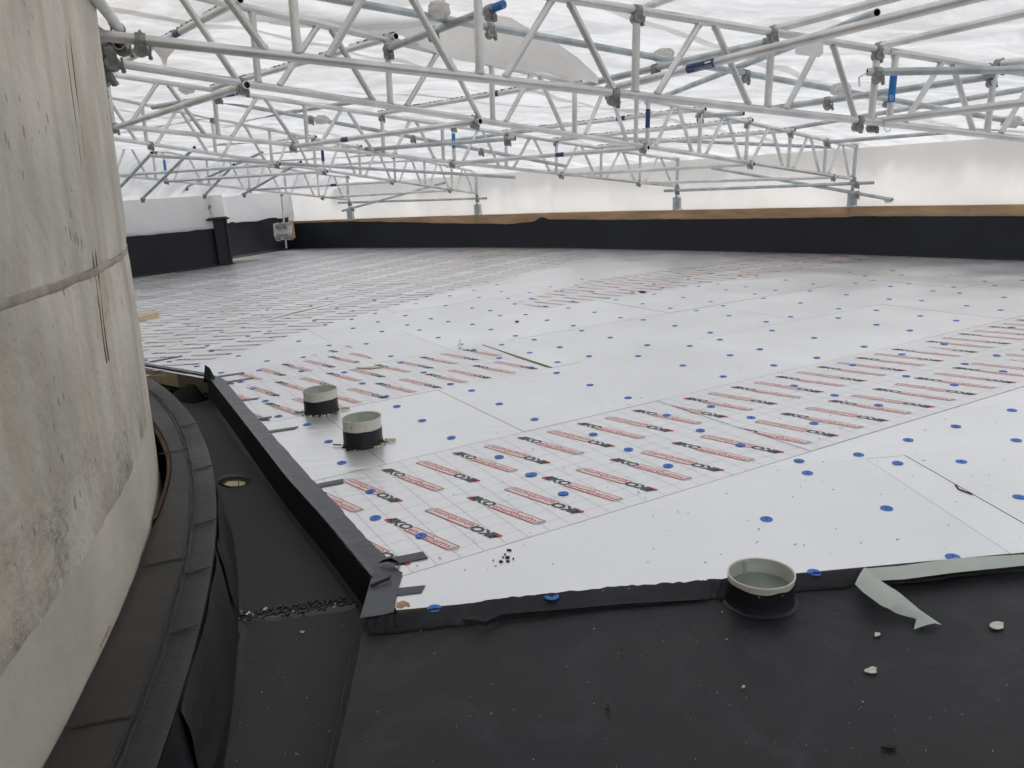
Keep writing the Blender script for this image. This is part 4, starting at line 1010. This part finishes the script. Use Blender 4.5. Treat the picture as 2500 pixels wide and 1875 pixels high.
def sticker(parent, p, q, r, t0, t1, m, facing, txt=None):
    """curved label stuck round a tube p-q between fractions t0..t1"""
    p, q = Vector(p), Vector(q); d = (q - p).normalized(); f = (Vector(facing) - p); f = (f - d * f.dot(d)).normalized(); s = d.cross(f)
    mb = MB(); K = 8; vs = []
    a, b = p + (q - p) * t0, p + (q - p) * t1
    for c in (a, b):
        for k in range(K + 1):
            an = math.radians(-75 + 150 * k / K); vs.append(c + (f * math.cos(an) + s * math.sin(an)) * (r + .0012))
    mb.add(vs, [(k, k + 1, K + 2 + k, K + 1 + k) for k in range(K)])
    off = -parent.location
    o = mb.build('sticker', m, parent, True); o.location = off
    if txt:
        up_s = s if s.z > 0 else -s; dirx = d if (d.x > 0) else -d; st = a if d.x > 0 else b
        L_ = (b - a).length
        mb = MB()
        def lay(tris, w, h, x0, y0, rr, mi=0):
            for t in tris:
                pts = []
                for (x, y) in t:
                    an = (y0 + y) / r; pts.append(st + dirx * (x0 + x) + (f * math.cos(an) + up_s * math.sin(an)) * rr)
                if (pts[1]-pts[0]).cross(pts[2]-pts[0]).dot(f) < 0: pts = pts[::-1]
                mb.poly(pts, mi)
        lay(fit(txt, L_ * .62, .013, .01), 0, 0, L_ * .30, -.021, r + .0022)
        lay([[(0, 0), (L_ * .94, 0), (L_ * .94, .0016)], [(0, 0), (L_ * .94, .0016), (0, .0016)]], 0, 0, L_ * .03, -.004, r + .0022)
        lay([[(0, 0), (L_ * .22, 0), (L_ * .22, .010)], [(0, 0), (L_ * .22, .010), (0, .010)]], 0, 0, L_ * .70, .006, r + .0022)
        o = mb.build('sticker_print', M_wh, parent); o.location = off
def truss(key, P0, d, ts, tend, scale, H0, label, couplers=(), joint=None, tstart=None):
    P0 = CAM + (Vector(P0) - CAM) * scale; d = Vector(d).normalized(); H = H0 * scale
    e = empty('roof_truss', P0, label=label, cat='truss', group='aluminium lattice trusses under the sheeting')
    up = UP * H; t2 = lambda t: P0 + d * (t * scale); TR[key] = (P0, d, scale, up)
    off = -P0
    t0 = tstart if tstart is not None else ts[0] - .5
    def part(name, p, q, r, m=M_alu, **k):
        mb = MB(); mb.tube(p, q, r, 12, 0, mi_in=1, **k)
        if k.get('hollow') is False:
            dd_ = (q - p).normalized(); mb.tube(p + dd_ * .004, p + dd_ * .016, r + .0035, 12, 0, hollow=False); mb.tube(q - dd_ * .016, q - dd_ * .004, r + .0035, 12, 0, hollow=False)
        o = mb.build(name, [m, M_dark], e, True); o.location = off; return o
    cuts = [t0] + ([joint] if joint else []) + [tend]
    for a, b in zip(cuts[:-1], cuts[1:]):
        part('bottom_chord', t2(a + .004), t2(b - .004), RT); part('top_chord', t2(a + .004) + up, t2(b - .004) + up, RT)
    if joint:
        for s_ in (-.06, .06):
            for u_ in (Vector((0, 0, 0)), up):
                mb = MB(); c = t2(joint + s_) + u_; K = 14; sidev = d.cross(Vector((0, 0, 1))).normalized(); pts = []
                for k in range(K + 1):
                    an = math.pi * 1.5 * k / K; pts.append(c + Vector((0, 0, -.03)) + d * .03 * math.cos(an) + Vector((0, 0, -.022)) * math.sin(an))
                for p, q in zip(pts[:-1], pts[1:]): mb.tube(p, q, .0025, 4, hollow=False)
                o = mb.build('locking_pin', M_coup, e); o.location = off
    rp = .0225
    for i, t in enumerate(ts):
        part('post', t2(t) + UP * .018, t2(t) + up - UP * .018, rp, hollow=False)
        for s_, u_ in ((0, .02), (1, -.02)):
            pass
        if i + 1 < len(ts):
            tn = ts[i + 1]; g_ = tn - t; m_ = t + g_ * .5
            if g_ > .35:
                part('diagonal', t2(t + .15) + UP * .016, t2(m_ - .055) + up - UP * .016, .0195, hollow=False)
                part('diagonal', t2(m_ + .055) + up - UP * .016, t2(tn - .15) + UP * .016, .0195, hollow=False)
    # first half bay
    if ts[0] - t0 > .4:
        part('diagonal', t2(ts[0] - .46) + up - UP * .016, t2(ts[0] - .15) + UP * .016, .0195, hollow=False)
    for t, w in couplers: put_coupler(e, t2(t) + (up if w else Vector((0, 0, 0))), d)
    return e, t2, up
TA, tA, uA = truss('A', (-.95, 4.17, 2.03), (.9173, .3835, -.1075), [-.0, .96, 1.94, 2.93, 3.83, 4.0, 5.0, 6.0], 7.6, .97, .46,
    'lattice truss nearest the camera, crossing the top of the view beside the drum', [(1.80, 0), (3.72, 0), (1.94, 1), (2.93, 1), (3.83, 1), (4.95, 1), (-.70, 0), (-.70, 1)], 3.93, -1.05)
TB, tB, uB = truss('B', (-1.53, 5.51, 2.08), (.7108, .6957, -.104), [0, 1.06, 2.12, 3.18, 4.14, 4.34, 5.34, 6.4, 7.52, 8.62, 9.65], 9.70, .965, .46,
    'second lattice truss from the camera, ending at the right hand far post', [(-.11, 0), (1.92, 0), (4.28, 0), (6.49, 0), (8.95, 0), (5.34, 1), (6.4, 1), (7.52, 1), (8.62, 1)], 4.24, -1.0)
TC, tC, uC = truss('C', (-3.63, 7.94, 2.11), (.7089, .6971, -.1069), [-1.0, 0, 1.04, 2.09, 3.15, 4.11, 4.3, 5.28, 6.35, 7.43, 8.49, 9.62], 9.66, .957, .46,
    'third lattice truss from the camera, ending at second far post from right', [(.01, 0), (1.9, 0), (4.26, 0), (6.45, 0), (8.46, 0), (3.15, 1), (4.3, 1), (5.28, 1), (6.35, 1), (7.43, 1)], 4.2, -1.4)
TD, tD, uD = truss('D', (-4.23, 10.17, 2.07), (.4371, .8926, -.1102), [-.06, 1.04, 2.12, 3.1, 3.3, 4.28, 5.34, 6.38, 7.44, 8.47], 8.52, .974, .46,
    'fourth lattice truss from the camera, slim against the bright sheeting, second farthest', [(-.0, 0), (2.22, 0), (3.32, 0), (5.24, 0), (7.34, 0), (1.04, 1), (3.1, 1), (5.3, 1)], 3.2, -1.2)
TE, tE, uE = truss('E', (-6.13, 12.93, 1.85), (.5143, .8488, -.1223), [-.95, -.02, .85, 1.05, 1.91, 2.82, 3.73, 4.64, 5.51], 5.56, 1.075, .46,
    'farthest lattice truss, smallest in view, ending at the left hand far post', [(.09, 0), (1.04, 0), (2.81, 0), (4.74, 0), (.9, 1), (2.8, 1)], .95, -1.8)

def tube_thing(p, q, m, label, cat='scaffold tube', r=RT, couplers=(), stickers=(), cap=None, bow=0., group=None):
    p, q = Vector(p), Vector(q); e = empty('scaffold_tube', p, label=label, cat=cat, group=group)
    mb = MB(); mb.tube(p, q, r, 12, 0, mi_in=1, bow=bow, seg=6 if bow else 1); o = mb.build('tube', [m, M_dark], e, True); o.location = -p
    for t in couplers: put_coupler(e, p.lerp(q, t), q - p)
    for s_ in stickers: sticker(e, p, q, r, s_[0], s_[1], s_[2], CAM, s_[3] if len(s_) > 3 else None)
    if cap is not None:
        c = p.lerp(q, cap); mb = MB(); mb.tube(p.lerp(q, cap - .0), p.lerp(q, min(1, cap + .09)), r + .0012, 12, hollow=False); o = mb.build('tape_band', M_bluetape, e, True); o.location = -p
    return e
# bottom braces between neighbouring trusses
def fringe(e, p, q):
    mb = MB(); L_ = (q - p).length; n_ = int(L_ / .028); rr = random.Random(n_); d_ = (q - p).normalized(); sd_ = d_.cross(Vector((0, 0, 1))).normalized()
    for i in range(n_):
        t = (i + rr.uniform(-.2, .2)) / n_
        if rr.random() < .25: continue
        c = p.lerp(q, t) + Vector((0, 0, RT + .004)); mb.box(tuple(c), (.016, .02, .010 * rr.uniform(.6, 1.4)), 0, 0 if rr.random() < .55 else 1, axes=(d_, sd_, Vector((0, 0, 1))))
    o = mb.build('sheet_bubbles', [M_drape, M_coup], e); o.location = -e.location; o['kind'] = 'stuff'
def brace(fa, ta, fb, tb, label, m=M_alu, st=(), uu=None, vv=None, group='braces tying neighbouring trusses'):
    a = fa(ta) + (uu if uu is not None else Vector((0, 0, .0))); b = fb(tb) + (vv if vv is not None else Vector((0, 0, 0)))
    dd = (b - a).normalized(); p_, q_ = a - dd * .05 - Vector((0, 0, .048)), b + dd * .06 - Vector((0, 0, .048))
    e = tube_thing(p_, q_, m, label, stickers=st, group=group)
    if 'top brace' in label: fringe(e, p_, q_)
    return e
dn_ = Vector((0, 0, 0))
names_cb = ['first', 'second', 'third', 'fourth', 'fifth']
for n_, (a, b) in zip(names_cb, [(.01, -.11), (1.9, 1.92), (4.26, 4.28), (6.45, 6.49), (8.46, 8.95)]):
    st = {'second': [(.34, .38, M_blue)], 'third': [(.60, .64, M_blue)]}.get(n_, [])
    brace(tC, a, tB, b, f'{n_} bottom brace counted from the drum, tying second and third trusses', st=st, uu=Vector((0, 0, .03)), vv=Vector((0, 0, .03)))
for n_, (a, b) in zip(names_cb, [(.09, 2.22), (1.04, 3.32), (2.81, 5.24), (4.74, 7.34)]):
    st = [(.60, .64, M_blue)] if n_ in ('third',) else []
    brace(tE, a, tD, b, f'{n_} bottom brace counted from the drum, tying the two farthest trusses', st=st, uu=Vector((0, 0, .03)), vv=Vector((0, 0, .03)))
for n_, (a, b) in zip(names_cb + ['sixth'], [(.0, -.1), (1.04, 1.1), (3.15, 3.2), (5.28, 5.34), (6.35, 6.4), (7.43, 7.52)]):
    st = [(.62, .66, M_blue)] if n_ in ('first', 'third', 'fourth') else []
    brace(tC, a, tB, b, f'{n_} top brace counted from the drum, under the sheeting between second and third trusses', uu=uC + Vector((0, 0, .07)), vv=uB + Vector((0, 0, .07)), st=st)
for n_, (a, b) in zip(names_cb, [(-.5, 1.04), (.9, 3.1), (2.0, 4.28), (2.8, 5.34), (3.73, 6.38)]):
    brace(tE, a, tD, b, f'{n_} top brace counted from the drum, under the sheeting between the two farthest trusses', uu=uE + Vector((0, 0, .07)), vv=uD + Vector((0, 0, .07)))

T = tube_thing
T(at(1489, 217, 5.12), at(2560, -52, 3.1), M_alu, 'thick aluminium tube rising to top right with a dark blue printed label', stickers=[(.265, .345, M_blue, 'CLEARSPAN')], couplers=(.0,))
T(at(2122, 298, 5.35), at(2560, 243, 4.5), M_alu, 'aluminium tube leaving the front truss bottom joint at far right', couplers=(.02,))
T(at(1556, 26, 5.1), at(1740, -48, 4.2), M_alu, 'short visible top tube leaving front truss at the upper edge', couplers=(.02,))
T(at(1885, 74, 5.2), at(2260, -27, 3.9), M_alu, 'upper top tube climbing out above the blue labelled tube', couplers=(.01,))
T(at(2144, 114, 5.4), at(2560, 18, 4.2), M_alu, 'top tube at upper right below the labelled tube, frayed sheet on it', couplers=(.01,))
T(at(2432, 156, 5.6), at(2560, 146, 5.3), M_alu, 'stub of top tube at the right edge over the front truss', couplers=(.05,))
T(at(760, -12, 4.75), at(2560, 313, 7.7), M_galv, 'long grey steel purlin slanting across behind the front truss', couplers=(.165, .47, .69), bow=.0)
T(at(940, 122, 5.6), at(1230, 10, 4.72), M_galv, 'steel tube with blue taped end at the top centre', couplers=(.03, .45, .90), cap=.93)
T(at(1400, 213, 6.2), at(1884, 100, 5.3), M_galv, 'steel diagonal tube rising to the front truss behind the labelled tube', couplers=(.45, .98))
T(at(1885, 265, 6.3), at(2430, 186, 5.6), M_galv, 'steel tube crossing behind the front truss under the blue sticker', couplers=(.27, .98))
T(at(2117, 176, 5.05), at(2560, 169, 4.9), M_galv, 'level steel tube with open end clamped to front truss at right', couplers=(.06,))
T(at(620, 194, 8.2), at(1660, 263, 9.4), M_galv, 'grey steel purlin running level behind the second truss')
T(at(225, 188, 8.6), at(1384, 406, 11.0), M_galv, 'long slanting steel purlin passing behind second and third trusses', couplers=(.40, .62, .78))
T(at(368, 380, 11), at(1258, 433, 12.2), M_galv, 'dark ended steel purlin low behind the third truss')
T(at(1425, 334, 11.4), at(2130, 364, 11.7), M_galv, 'eaves tube running along the top of right side sheeting')
T(at(884, 366, 9.3), at(1258, 338, 8.5), M_galv, 'dark steel tube with coupler end clamped above the second truss middle', couplers=(.04, .95))
T(at(372, 262, 7.9), at(578, 227, 7.4), M_galv, 'short steel tube with bright blue end near the drum', couplers=(.78,), cap=.90)
T(at(1700, 284, 8.8), at(1816, 277, 8.4), M_galv, 'stubby steel tube clamped to a post right of centre', couplers=(.08,))
T(at(2010, 348, 10.7), at(2560, 303, 9.6), M_galv, 'steel tube rising right from end of second truss', couplers=(.02,))
T(at(1622, 466, 13.3), at(2133, 446, 11.2), M_galv, 'level steel ledger linking the two right hand far posts', couplers=(.07, .93))
T(at(826, 495, 17.9), at(1188, 484, 16.6), M_galv, 'level steel ledger linking the two left hand far posts', couplers=(.08, .94))
T(at(1737, 410, 13.0), at(2178, 487, 11.0), M_galv, 'falling steel diagonal between the right hand far posts', couplers=(.83,))
T(at(835, 515, 17.8), at(1089, 445, 16.8), M_galv, 'rising steel diagonal starting at the left hand far post', couplers=(.1,))
T(at(205, -45, 2.7), at(296, 76, 4.3), M_alu, 'fat foreshortened tube coming down beside the drum top', couplers=(.93,))
T(at(175, 66, 4.4), at(330, 98, 4.75), M_alu, 'short tube poking out from behind the drum at upper left')
for k, (a, b, lab) in enumerate([((261, 492, 13.6), (371, 373, 11.2), 'leftmost blue grey rafter tube beside the drum'), ((346, 487, 13.8), (475, 360, 11.5), 'second blue grey rafter tube from the drum'),
        ((498, 478, 15.4), (571, 402, 13.2), 'third blue grey rafter tube from the drum'), ((593, 475, 16.0), (735, 395, 13.8), 'fourth blue grey rafter tube from the drum'), ((452, 458, 15.8), (640, 372, 13.0), 'shallow blue grey tube behind the rafters left of centre')]):
    T(at(*a), at(*b), M_galv, lab, couplers=(.02,), group='rafter tubes at the left side')
T(at(268, 455, 14.2), at(268, 510, 14.3), M_galv, 'upright tube stub with coupler rising over the left sheeting', couplers=(.7,))
T(at(432, 484, 16.2), at(505, 488, 16.4), M_galv, 'small level tube resting on top of the left sheeting', couplers=(.8,))
T(at(687, 474, 19.2), at(699, 606, 19.2), M_galv, 'long upright steel tube standing in the far left corner', couplers=(.02,))
# extra purlins over the trusses, hidden partly by the sheeting
for n_, (t_a, t_b, f1, f2, u1, u2) in zip(['lower', 'middle', 'upper'], [(8.0, 7.8, tC, tD, uC, uD), (5.6, 5.0, tC, tD, uC, uD), (2.6, 1.6, tC, tD, uC, uD)]):
    a, b = f1(t_a) + u1, f2(t_b) + u2; dd = (b - a).normalized(); T(a - dd * .6 + Vector((0, 0, .06)), b + dd * .5 + Vector((0, 0, .06)), M_galv, f'{n_} steel purlin bridging the third and fourth trusses under the roof')
for n_, (t_a, t_b) in zip(['lower', 'upper'], [(6.2, 7.6), (3.4, 4.6)]):
    a, b = tA(t_a) + uA, tB(t_b) + uB; dd = (b - a).normalized(); T(a - dd * .5 + Vector((0, 0, .06)), b + dd * .5 + Vector((0, 0, .06)), M_galv, f'{n_} steel purlin bridging front and second trusses under the roof')

# stickers on posts
def post_sticker(e, t2, up, t, f0, f1, m, txt=None): sticker(e, t2(t) + up * f0, t2(t) + up * f1, .0225, 0, 1, m, CAM)
post_sticker(TA, tA, uA, 4.0, .30, .70, M_cyan); post_sticker(TB, tB, uB, 4.34, .40, .80, M_blue); post_sticker(TC, tC, uC, 4.3, .38, .78, M_cyan); post_sticker(TD, tD, uD, 3.3, .3, .8, M_blue); post_sticker(TE, tE, uE, 1.05, .3, .7, M_cyan)
def tiny_text(e, p, q, txt):            # white mark on a post sticker
    mb = MB(); d = (q - p).normalized(); f = CAM - p; f = (f - d * f.dot(d)).normalized(); s = f.cross(d) * -1; w, h = (q - p).length, .022
    for t in fit(txt, w, h, .01):
        pts = [p + d * x + (f * math.cos((y - h/2) / .0225) + s * math.sin((y - h/2) / .0225)) * .0246 for x, y in t]
        if (pts[1]-pts[0]).cross(pts[2]-pts[0]).dot(f) < 0: pts = pts[::-1]
        mb.poly(pts)
    o = mb.build('sticker_print', M_wh, e); o.location = -e.location
tiny_text(TA, tA(4.0) + uA * .32, tA(4.0) + uA * .40, 'G')

# far posts standing on the parapet
def standard(p, top, label, brk=1, lean=0.):
    base = Vector((p.x, p.y, TOPZ)); e = empty('scaffold_post', base, label=label, cat='scaffold post', group='posts standing on the timber capping')
    H = top - TOPZ; tp = UP * H
    mb = MB(); mb.tube((0, 0, 0), tuple(tp), RT, 12, 0, mi_in=1); mb.build('tube', [M_galv, M_dark], e, True)
    mb = MB(); mb.box((0, 0, .005), (.20, .15, .008), .7); mb.build('base_plate', M_galv, e)
    mb = MB(); mb.box((.075, -.01, .12), (.012, .10, .20), -.4); mb.box((.04, -.02, .12), (.07, .01, .2), -.5); mb.build('fixing_bracket', M_galv, e)
    mb = MB(); mb.tube((-.03, -.01, .01), (-.03, -.01, .22), .032, 10, hollow=False); mb.build('socket', M_galv, e, True)
    for z in (.40, H - .03, .34): put_coupler(e, base + UP * z, (0, 0, 1) if z == .34 else (1, .3, 0), 1.15)
    return e
standard(tB(9.62), 1.72, 'far post at right, carrying the end of the second truss')
standard(tC(9.60), 1.70, 'far post right of centre, carrying end of the third truss')
standard(tD(8.47), 1.72, 'far post left of centre, carrying the end of fourth truss')
standard(tE(5.51), 1.74, 'leftmost far post, carrying the end of the farthest truss')
# white board clamped in the corner
wb = empty('clamped_board', at(688, 563, 19.0), label='white board with clamps behind the upright tube in the far corner', cat='board')
mb = MB()
q = [(667, 546), (705, 543), (713, 545), (713, 575), (705, 585), (674, 587), (669, 575)]
f_ = [at(a, b, 18.95) for a, b in q]; bk = [at(a, b, 19.05) for a, b in q]; n = len(q)
mb.add(f_ + bk, [tuple(range(n))] + [(i, (i+1) % n, n+(i+1) % n, n+i) for i in range(n)]); sub('panel', mb, M_board, wb)
mb = MB(); mb.tube(at(672, 548, 18.9), at(712, 546, 18.9), .02, 6, hollow=False); mb.tube(at(674, 574, 18.9), at(713, 572, 18.9), .02, 6, hollow=False); sub('rail', mb, M_coup, wb)
for (a, b) in ((677, 549), (692, 547), (677, 577), (707, 574), (696, 573)): put_coupler(wb, at(a, b, 18.88), (1, 0, 0), 1.6)
mb = MB(); mb.box((0, 0, 0), (.12, .05, .42), .6); o = mb.build('timber_edge', M_wood, wb); o.location = at(712, 560, 19.1) - wb.location
# bracket hanging through the left sheet
hb = empty('hanging_bracket', at(503, 500, 16.3), label='pointed steel bracket hanging through slit in the left sheeting', cat='bracket')
mb = MB(); pts = [at(493, 494, 16.2), at(512, 494, 16.2), at(512, 508, 16.2), at(516, 530, 16.2), at(506, 512, 16.2), at(492, 508, 16.2), at(500, 503, 16.2)]
mb.add(pts + [p + Vector((.02, .06, 0)) for p in pts], [(0, 1, 2, 6), (2, 3, 4), (6, 2, 4, 5), (9, 8, 7, 13)] + [(i, (i+1) % 7, 7+(i+1) % 7, 7+i) for i in range(7)]); sub('plate', mb, M_galv, hb)
mb = MB(); mb.tube(at(505, 478, 16.2), at(508, 512, 16.2), .035, 8, hollow=False); mb.tube(at(490, 503, 16.2), at(514, 505, 16.2), .03, 8, hollow=False); sub('pin', mb, M_coup, hb)

# cluster of couplers beside the drum
cl = empty('coupler_cluster', at(235, 140, 4.5), label='heavy cluster of steel couplers and tube ends beside the drum', cat='couplers')
def cl_tube(name, a, b, r, m=M_galv):
    mb = MB(); mb.tube(a, b, r, 14, 0, mi_in=1); o = mb.build(name, [m, M_dark], cl, True); o.location = -cl.location
cl_tube('tube_end', at(227, 84, 4.05), at(238, 92, 4.7), RT * 1.25); cl_tube('tube_end', at(290, 108, 4.25), at(262, 116, 4.6), RT * 1.1, M_galv); cl_tube('tube_end', at(232, 150, 4.25), at(224, 140, 4.6), RT * 1.25, M_alu)
for (x, y, s_, dd) in ((232, 98, 1.7, (1, .2, 0)), (228, 122, 1.8, (.2, 1, .2)), (226, 160, 1.7, (1, 0, .3)), (222, 184, 1.5, (.3, 1, 0)), (215, 140, 1.8, (0, .3, 1)), (270, 130, 1.3, (1, .4, 0)), (240, 112, 1.6, (.6, .6, .2)), (220, 66, 1.0, (.5, .5, .6)), (205, 110, 1.6, (.4, 0, 1)), (296, 100, 1.1, (1, 0, 0))):
    put_coupler(cl, at(x, y, 4.3), dd, s_)

# wads of sheeting wrapped over coupler tops
def wad(p, s_, label, fl=.5):
    s_ *= .8
    bm = bmesh.new(); bmesh.ops.create_icosphere(bm, subdivisions=4, radius=1.0)
    for v in bm.verts:
        n_ = v.co.normalized(); k = 1 + .38 * abs(noise.noise(n_ * 2.2 + Vector(p))) - .28 * abs(noise.noise(n_ * 5 + Vector(p))) + .12 * noise.noise(n_ * 11)
        v.co = Vector((n_.x * s_ * k, n_.y * s_ * k, n_.z * s_ * fl * k - (.25 * s_ * k if n_.z < -.1 else 0)))
    me = bpy.data.meshes.new('wad'); bm.to_mesh(me); bm.free(); o = link('sheet_wad', me, None, M_drape, True); o.location = p
    return tag(o, label=label, cat='sheeting wad')
wad(at(1072, 20, 5.0), .082, 'large crumpled wad of sheeting on coupler at top centre', .62)
wad(at(785, 290, 8.0), .085, 'small crumpled wad of sheeting left of centre among trusses')
wad(at(457, 215, 7.8), .085, 'crumpled wad of sheeting above the tubes near the drum')
wad(at(1620, 132, 5.9), .095, 'crumpled wad of sheeting on the purlin coupler right of centre', .5)
wad(at(2052, 215, 6.2), .090, 'crumpled wad of sheeting on the purlin coupler at right')
wad(at(2470, 294, 7.4), .10, 'crumpled wad of sheeting at the right edge purlin')
wad(at(2170, 487, 11.1), .07, 'white wrapped end of the falling diagonal at far right', .5)
mb = MB(); pts = [at(2116, 178, 5.0), at(2105, 184, 5.0), at(2097, 190, 5.0), at(2098, 200, 5.0), at(2098, 212, 5.0)]
for p, q in zip(pts[:-1], pts[1:]): mb.tube(p, q, .006, 6, hollow=False)
tag(mb.build('sheet_scrap', M_drape), label='thin twisted rag dangling from the open tube end at right', cat='sheeting scrap')

# ------------------------------------------------------------------ bits lying about
def chip(px, py, z, w, h, label, m=M_chip, th=.0028, n=9, sd_=0, name='foam_chip', cat='foam chip'):
    r_ = random.Random(sd_ + int(px)); c = on(px, py, z); pts = []
    for i in range(n):
        a = 2 * math.pi * i / n; k = r_.uniform(.55, 1.1); q = on(px + w / 2 * math.cos(a) * k, py + h / 2 * math.sin(a) * k, z); pts.append((q.x - c.x, q.y - c.y))
    mb = MB(); vs = [(p[0], p[1], th * r_.uniform(.7, 1.5)) for p in pts] + [(p[0] * .9, p[1] * .9, 0) for p in pts]
    mb.add(vs + [(0, 0, th)], [(i, (i+1) % n, 2*n) for i in range(n)] + [(i, n+i, n+(i+1) % n, (i+1) % n) for i in range(n)])
    o = mb.build(name, m); o.location = c; return tag(o, label=label, cat=cat)
chip(2434, 1528, -.036, 40, 22, 'largest pale foam chip on the black deck near right edge')
chip(2126, 1638, -.036, 36, 18, 'elongated pale foam chip on the deck right of centre')
chip(2141, 1550, -.036, 17, 12, 'small white foam chip below the release film tail')
chip(1814, 1678, -.036, 10, 7, 'tiny white foam crumb mid deck')
chip(593, 1240, -.168, 18, 13, 'cream foam chip lying in the gutter below the outlet', M_foam)
chip(612, 1500, -.155, 26, 14, 'grey foil scrap on the gutter lap near the kerb', M_foil[0], .003, name='foil_scrap', cat='foil scrap')
chip(738, 1544, -.155, 13, 7, 'tiny cream crumb in the near gutter', M_foam)
chip(2170, 1826, -.036, 42, 14, 'dark bitumen scrap at the bottom right of the deck', M_dark, .006, name='bitumen_scrap', cat='bitumen scrap')
chip(1483, 1728, -.036, 12, 12, 'small black bitumen lump on the deck centre', M_dark, .005, name='bitumen_scrap', cat='bitumen scrap')
mb = MB(); c0 = on(1237, 1362, .002); rr_ = random.Random(4)
for px_, py_, a_, b_ in ((1243, 1343, 12, 4), (1233, 1353, 4, 3), (1239, 1361, 11, 7), (1228, 1360, 5, 2), (1240, 1370, 9, 4), (1253, 1364, 4, 3), (1223, 1371, 9, 5), (1204, 1368, 3, 2)):
    c_ = on(px_, py_, .0025); mb.box((c_.x - c0.x, c_.y - c0.y, .003), (a_ * .0014, b_ * .0022, .004), rr_.uniform(-.6, .6))
o_ = mb.build('bitumen_scraps', M_dark); o_.location = (c0.x, c0.y, 0); tag(o_, label='little heap of black bitumen crumbs on the plain front board', cat='bitumen scraps')
chip(1262, 785, .004, 16, 4, 'small black scrap far out on the plain boards', M_dark, .003, name='bitumen_scrap', cat='bitumen scrap')
chip(1568, 713, .003, 22, 4, 'dark split at the corner of the far printed boards', M_dark, .006, name='bitumen_scrap', cat='bitumen scrap')
chip(900, 898, .002, 70, 6, 'long cream foam sliver in the joint behind the pipes', M_foam, .004, name='foam_sliver', cat='foam sliver')
o_ = ribbon('foil_slit', [tuple(on(2333, 1184, .001)), tuple(on(2340, 1194, .001)), tuple(on(2358, 1201, .001)), tuple(on(2374, 1207, .001))], .008, .003, M_dark, None, .002, seed=9); tag(o_, label='dark curved slit torn in the board foil near right edge', cat='foil tear')
o_ = MB(); o_.prism([tuple(on(1180, 842, 0))[:2], tuple(on(1346, 898, 0))[:2], tuple(on(1334, 897, 0))[:2], tuple(on(1262, 873, 0))[:2]], .0005, .0016); o_.build('open_joint', M_foam_shade, deck)
for pl__ in ([(969, 1473), (985, 1467), (998, 1472), (1002, 1482), (990, 1480), (980, 1486), (968, 1484)], [(962, 1386), (978, 1383), (972, 1391), (964, 1392)]):
    o_ = MB(); o_.prism([tuple(on(a, b, 0))[:2] for a, b in pl__], .0008, .0018); o_.build('torn_foil_patch', M_torn, deck)
o = chip(1123, 846, .004, 9, 12, 'tiny grey curl of foil standing on a board joint', M_foil[1], .05, 6, name='foil_curl', cat='foil scrap')
fb = MB(); q0, q1 = on(306, 790, .0), on(340, 786, .0); fb.prism([(q0.x - .5, q0.y), (q1.x, q1.y), (q1.x + .1, q1.y + .35), (q0.x - .5, q0.y + .4)], .002, .06)
tag(fb.build('foam_block', M_foam), label='cream insulation offcut lying on the boards behind the drum', cat='foam block')
r_ = random.Random(21)
mb = MB()
for i in range(95):
    px, py = r_.uniform(880, 2500), r_.uniform(1470, 1875)
    c = on(px, py, -.036)
    if c.y > 2.33: continue
    s = r_.choice((.0008, .001, .0012, .0014, .0024)) * r_.uniform(.6, 1.2); mb.box((c.x, c.y, -.0345), (s * r_.uniform(1, 2.4), s, .0015), r_.uniform(0, 3), 0 if r_.random() < .9 else 1)
for i in range(70):
    px, py = r_.uniform(560, 870), r_.uniform(1250, 1870); c = on(px, py, -.168)
    if c.x > -.6: continue
    s = r_.choice((.0012, .0016, .002, .003)) * r_.uniform(.6, 1); mb.box((c.x, c.y, -.156 if c.y < 2.7 else -.165), (s * 1.6, s, .0015), r_.uniform(0, 3), 0)
for i in range(150):
    px, py = r_.uniform(1000, 2500), r_.uniform(900, 1400); c = on(px, py, .002)
    if c.y < 2.6: continue
    s = r_.choice((.002, .003, .004)); mb.box((c.x, c.y, .0025), (s * r_.uniform(1, 4), s * .6, .0015), r_.uniform(0, 3), 1 if r_.random() < .5 else 2)
for i in range(120):
    s_ = r_.uniform(0, tot); (p, nn) = wp(s_); d_ = r_.uniform(.1, .9) ** 2 * 2.5; s = r_.uniform(.006, .03)
    mb.box((p[0] + nn[0] * (.1 + d_), p[1] + nn[1] * (.1 + d_), .006), (s * 2, s, .004), r_.uniform(0, 3), 0)
o = mb.build('foam_crumbs', [M_chip, M_dark, M_coup]); tag(o, label='fine foam and bitumen crumbs scattered over deck and boards', cat='crumbs', kind='stuff')
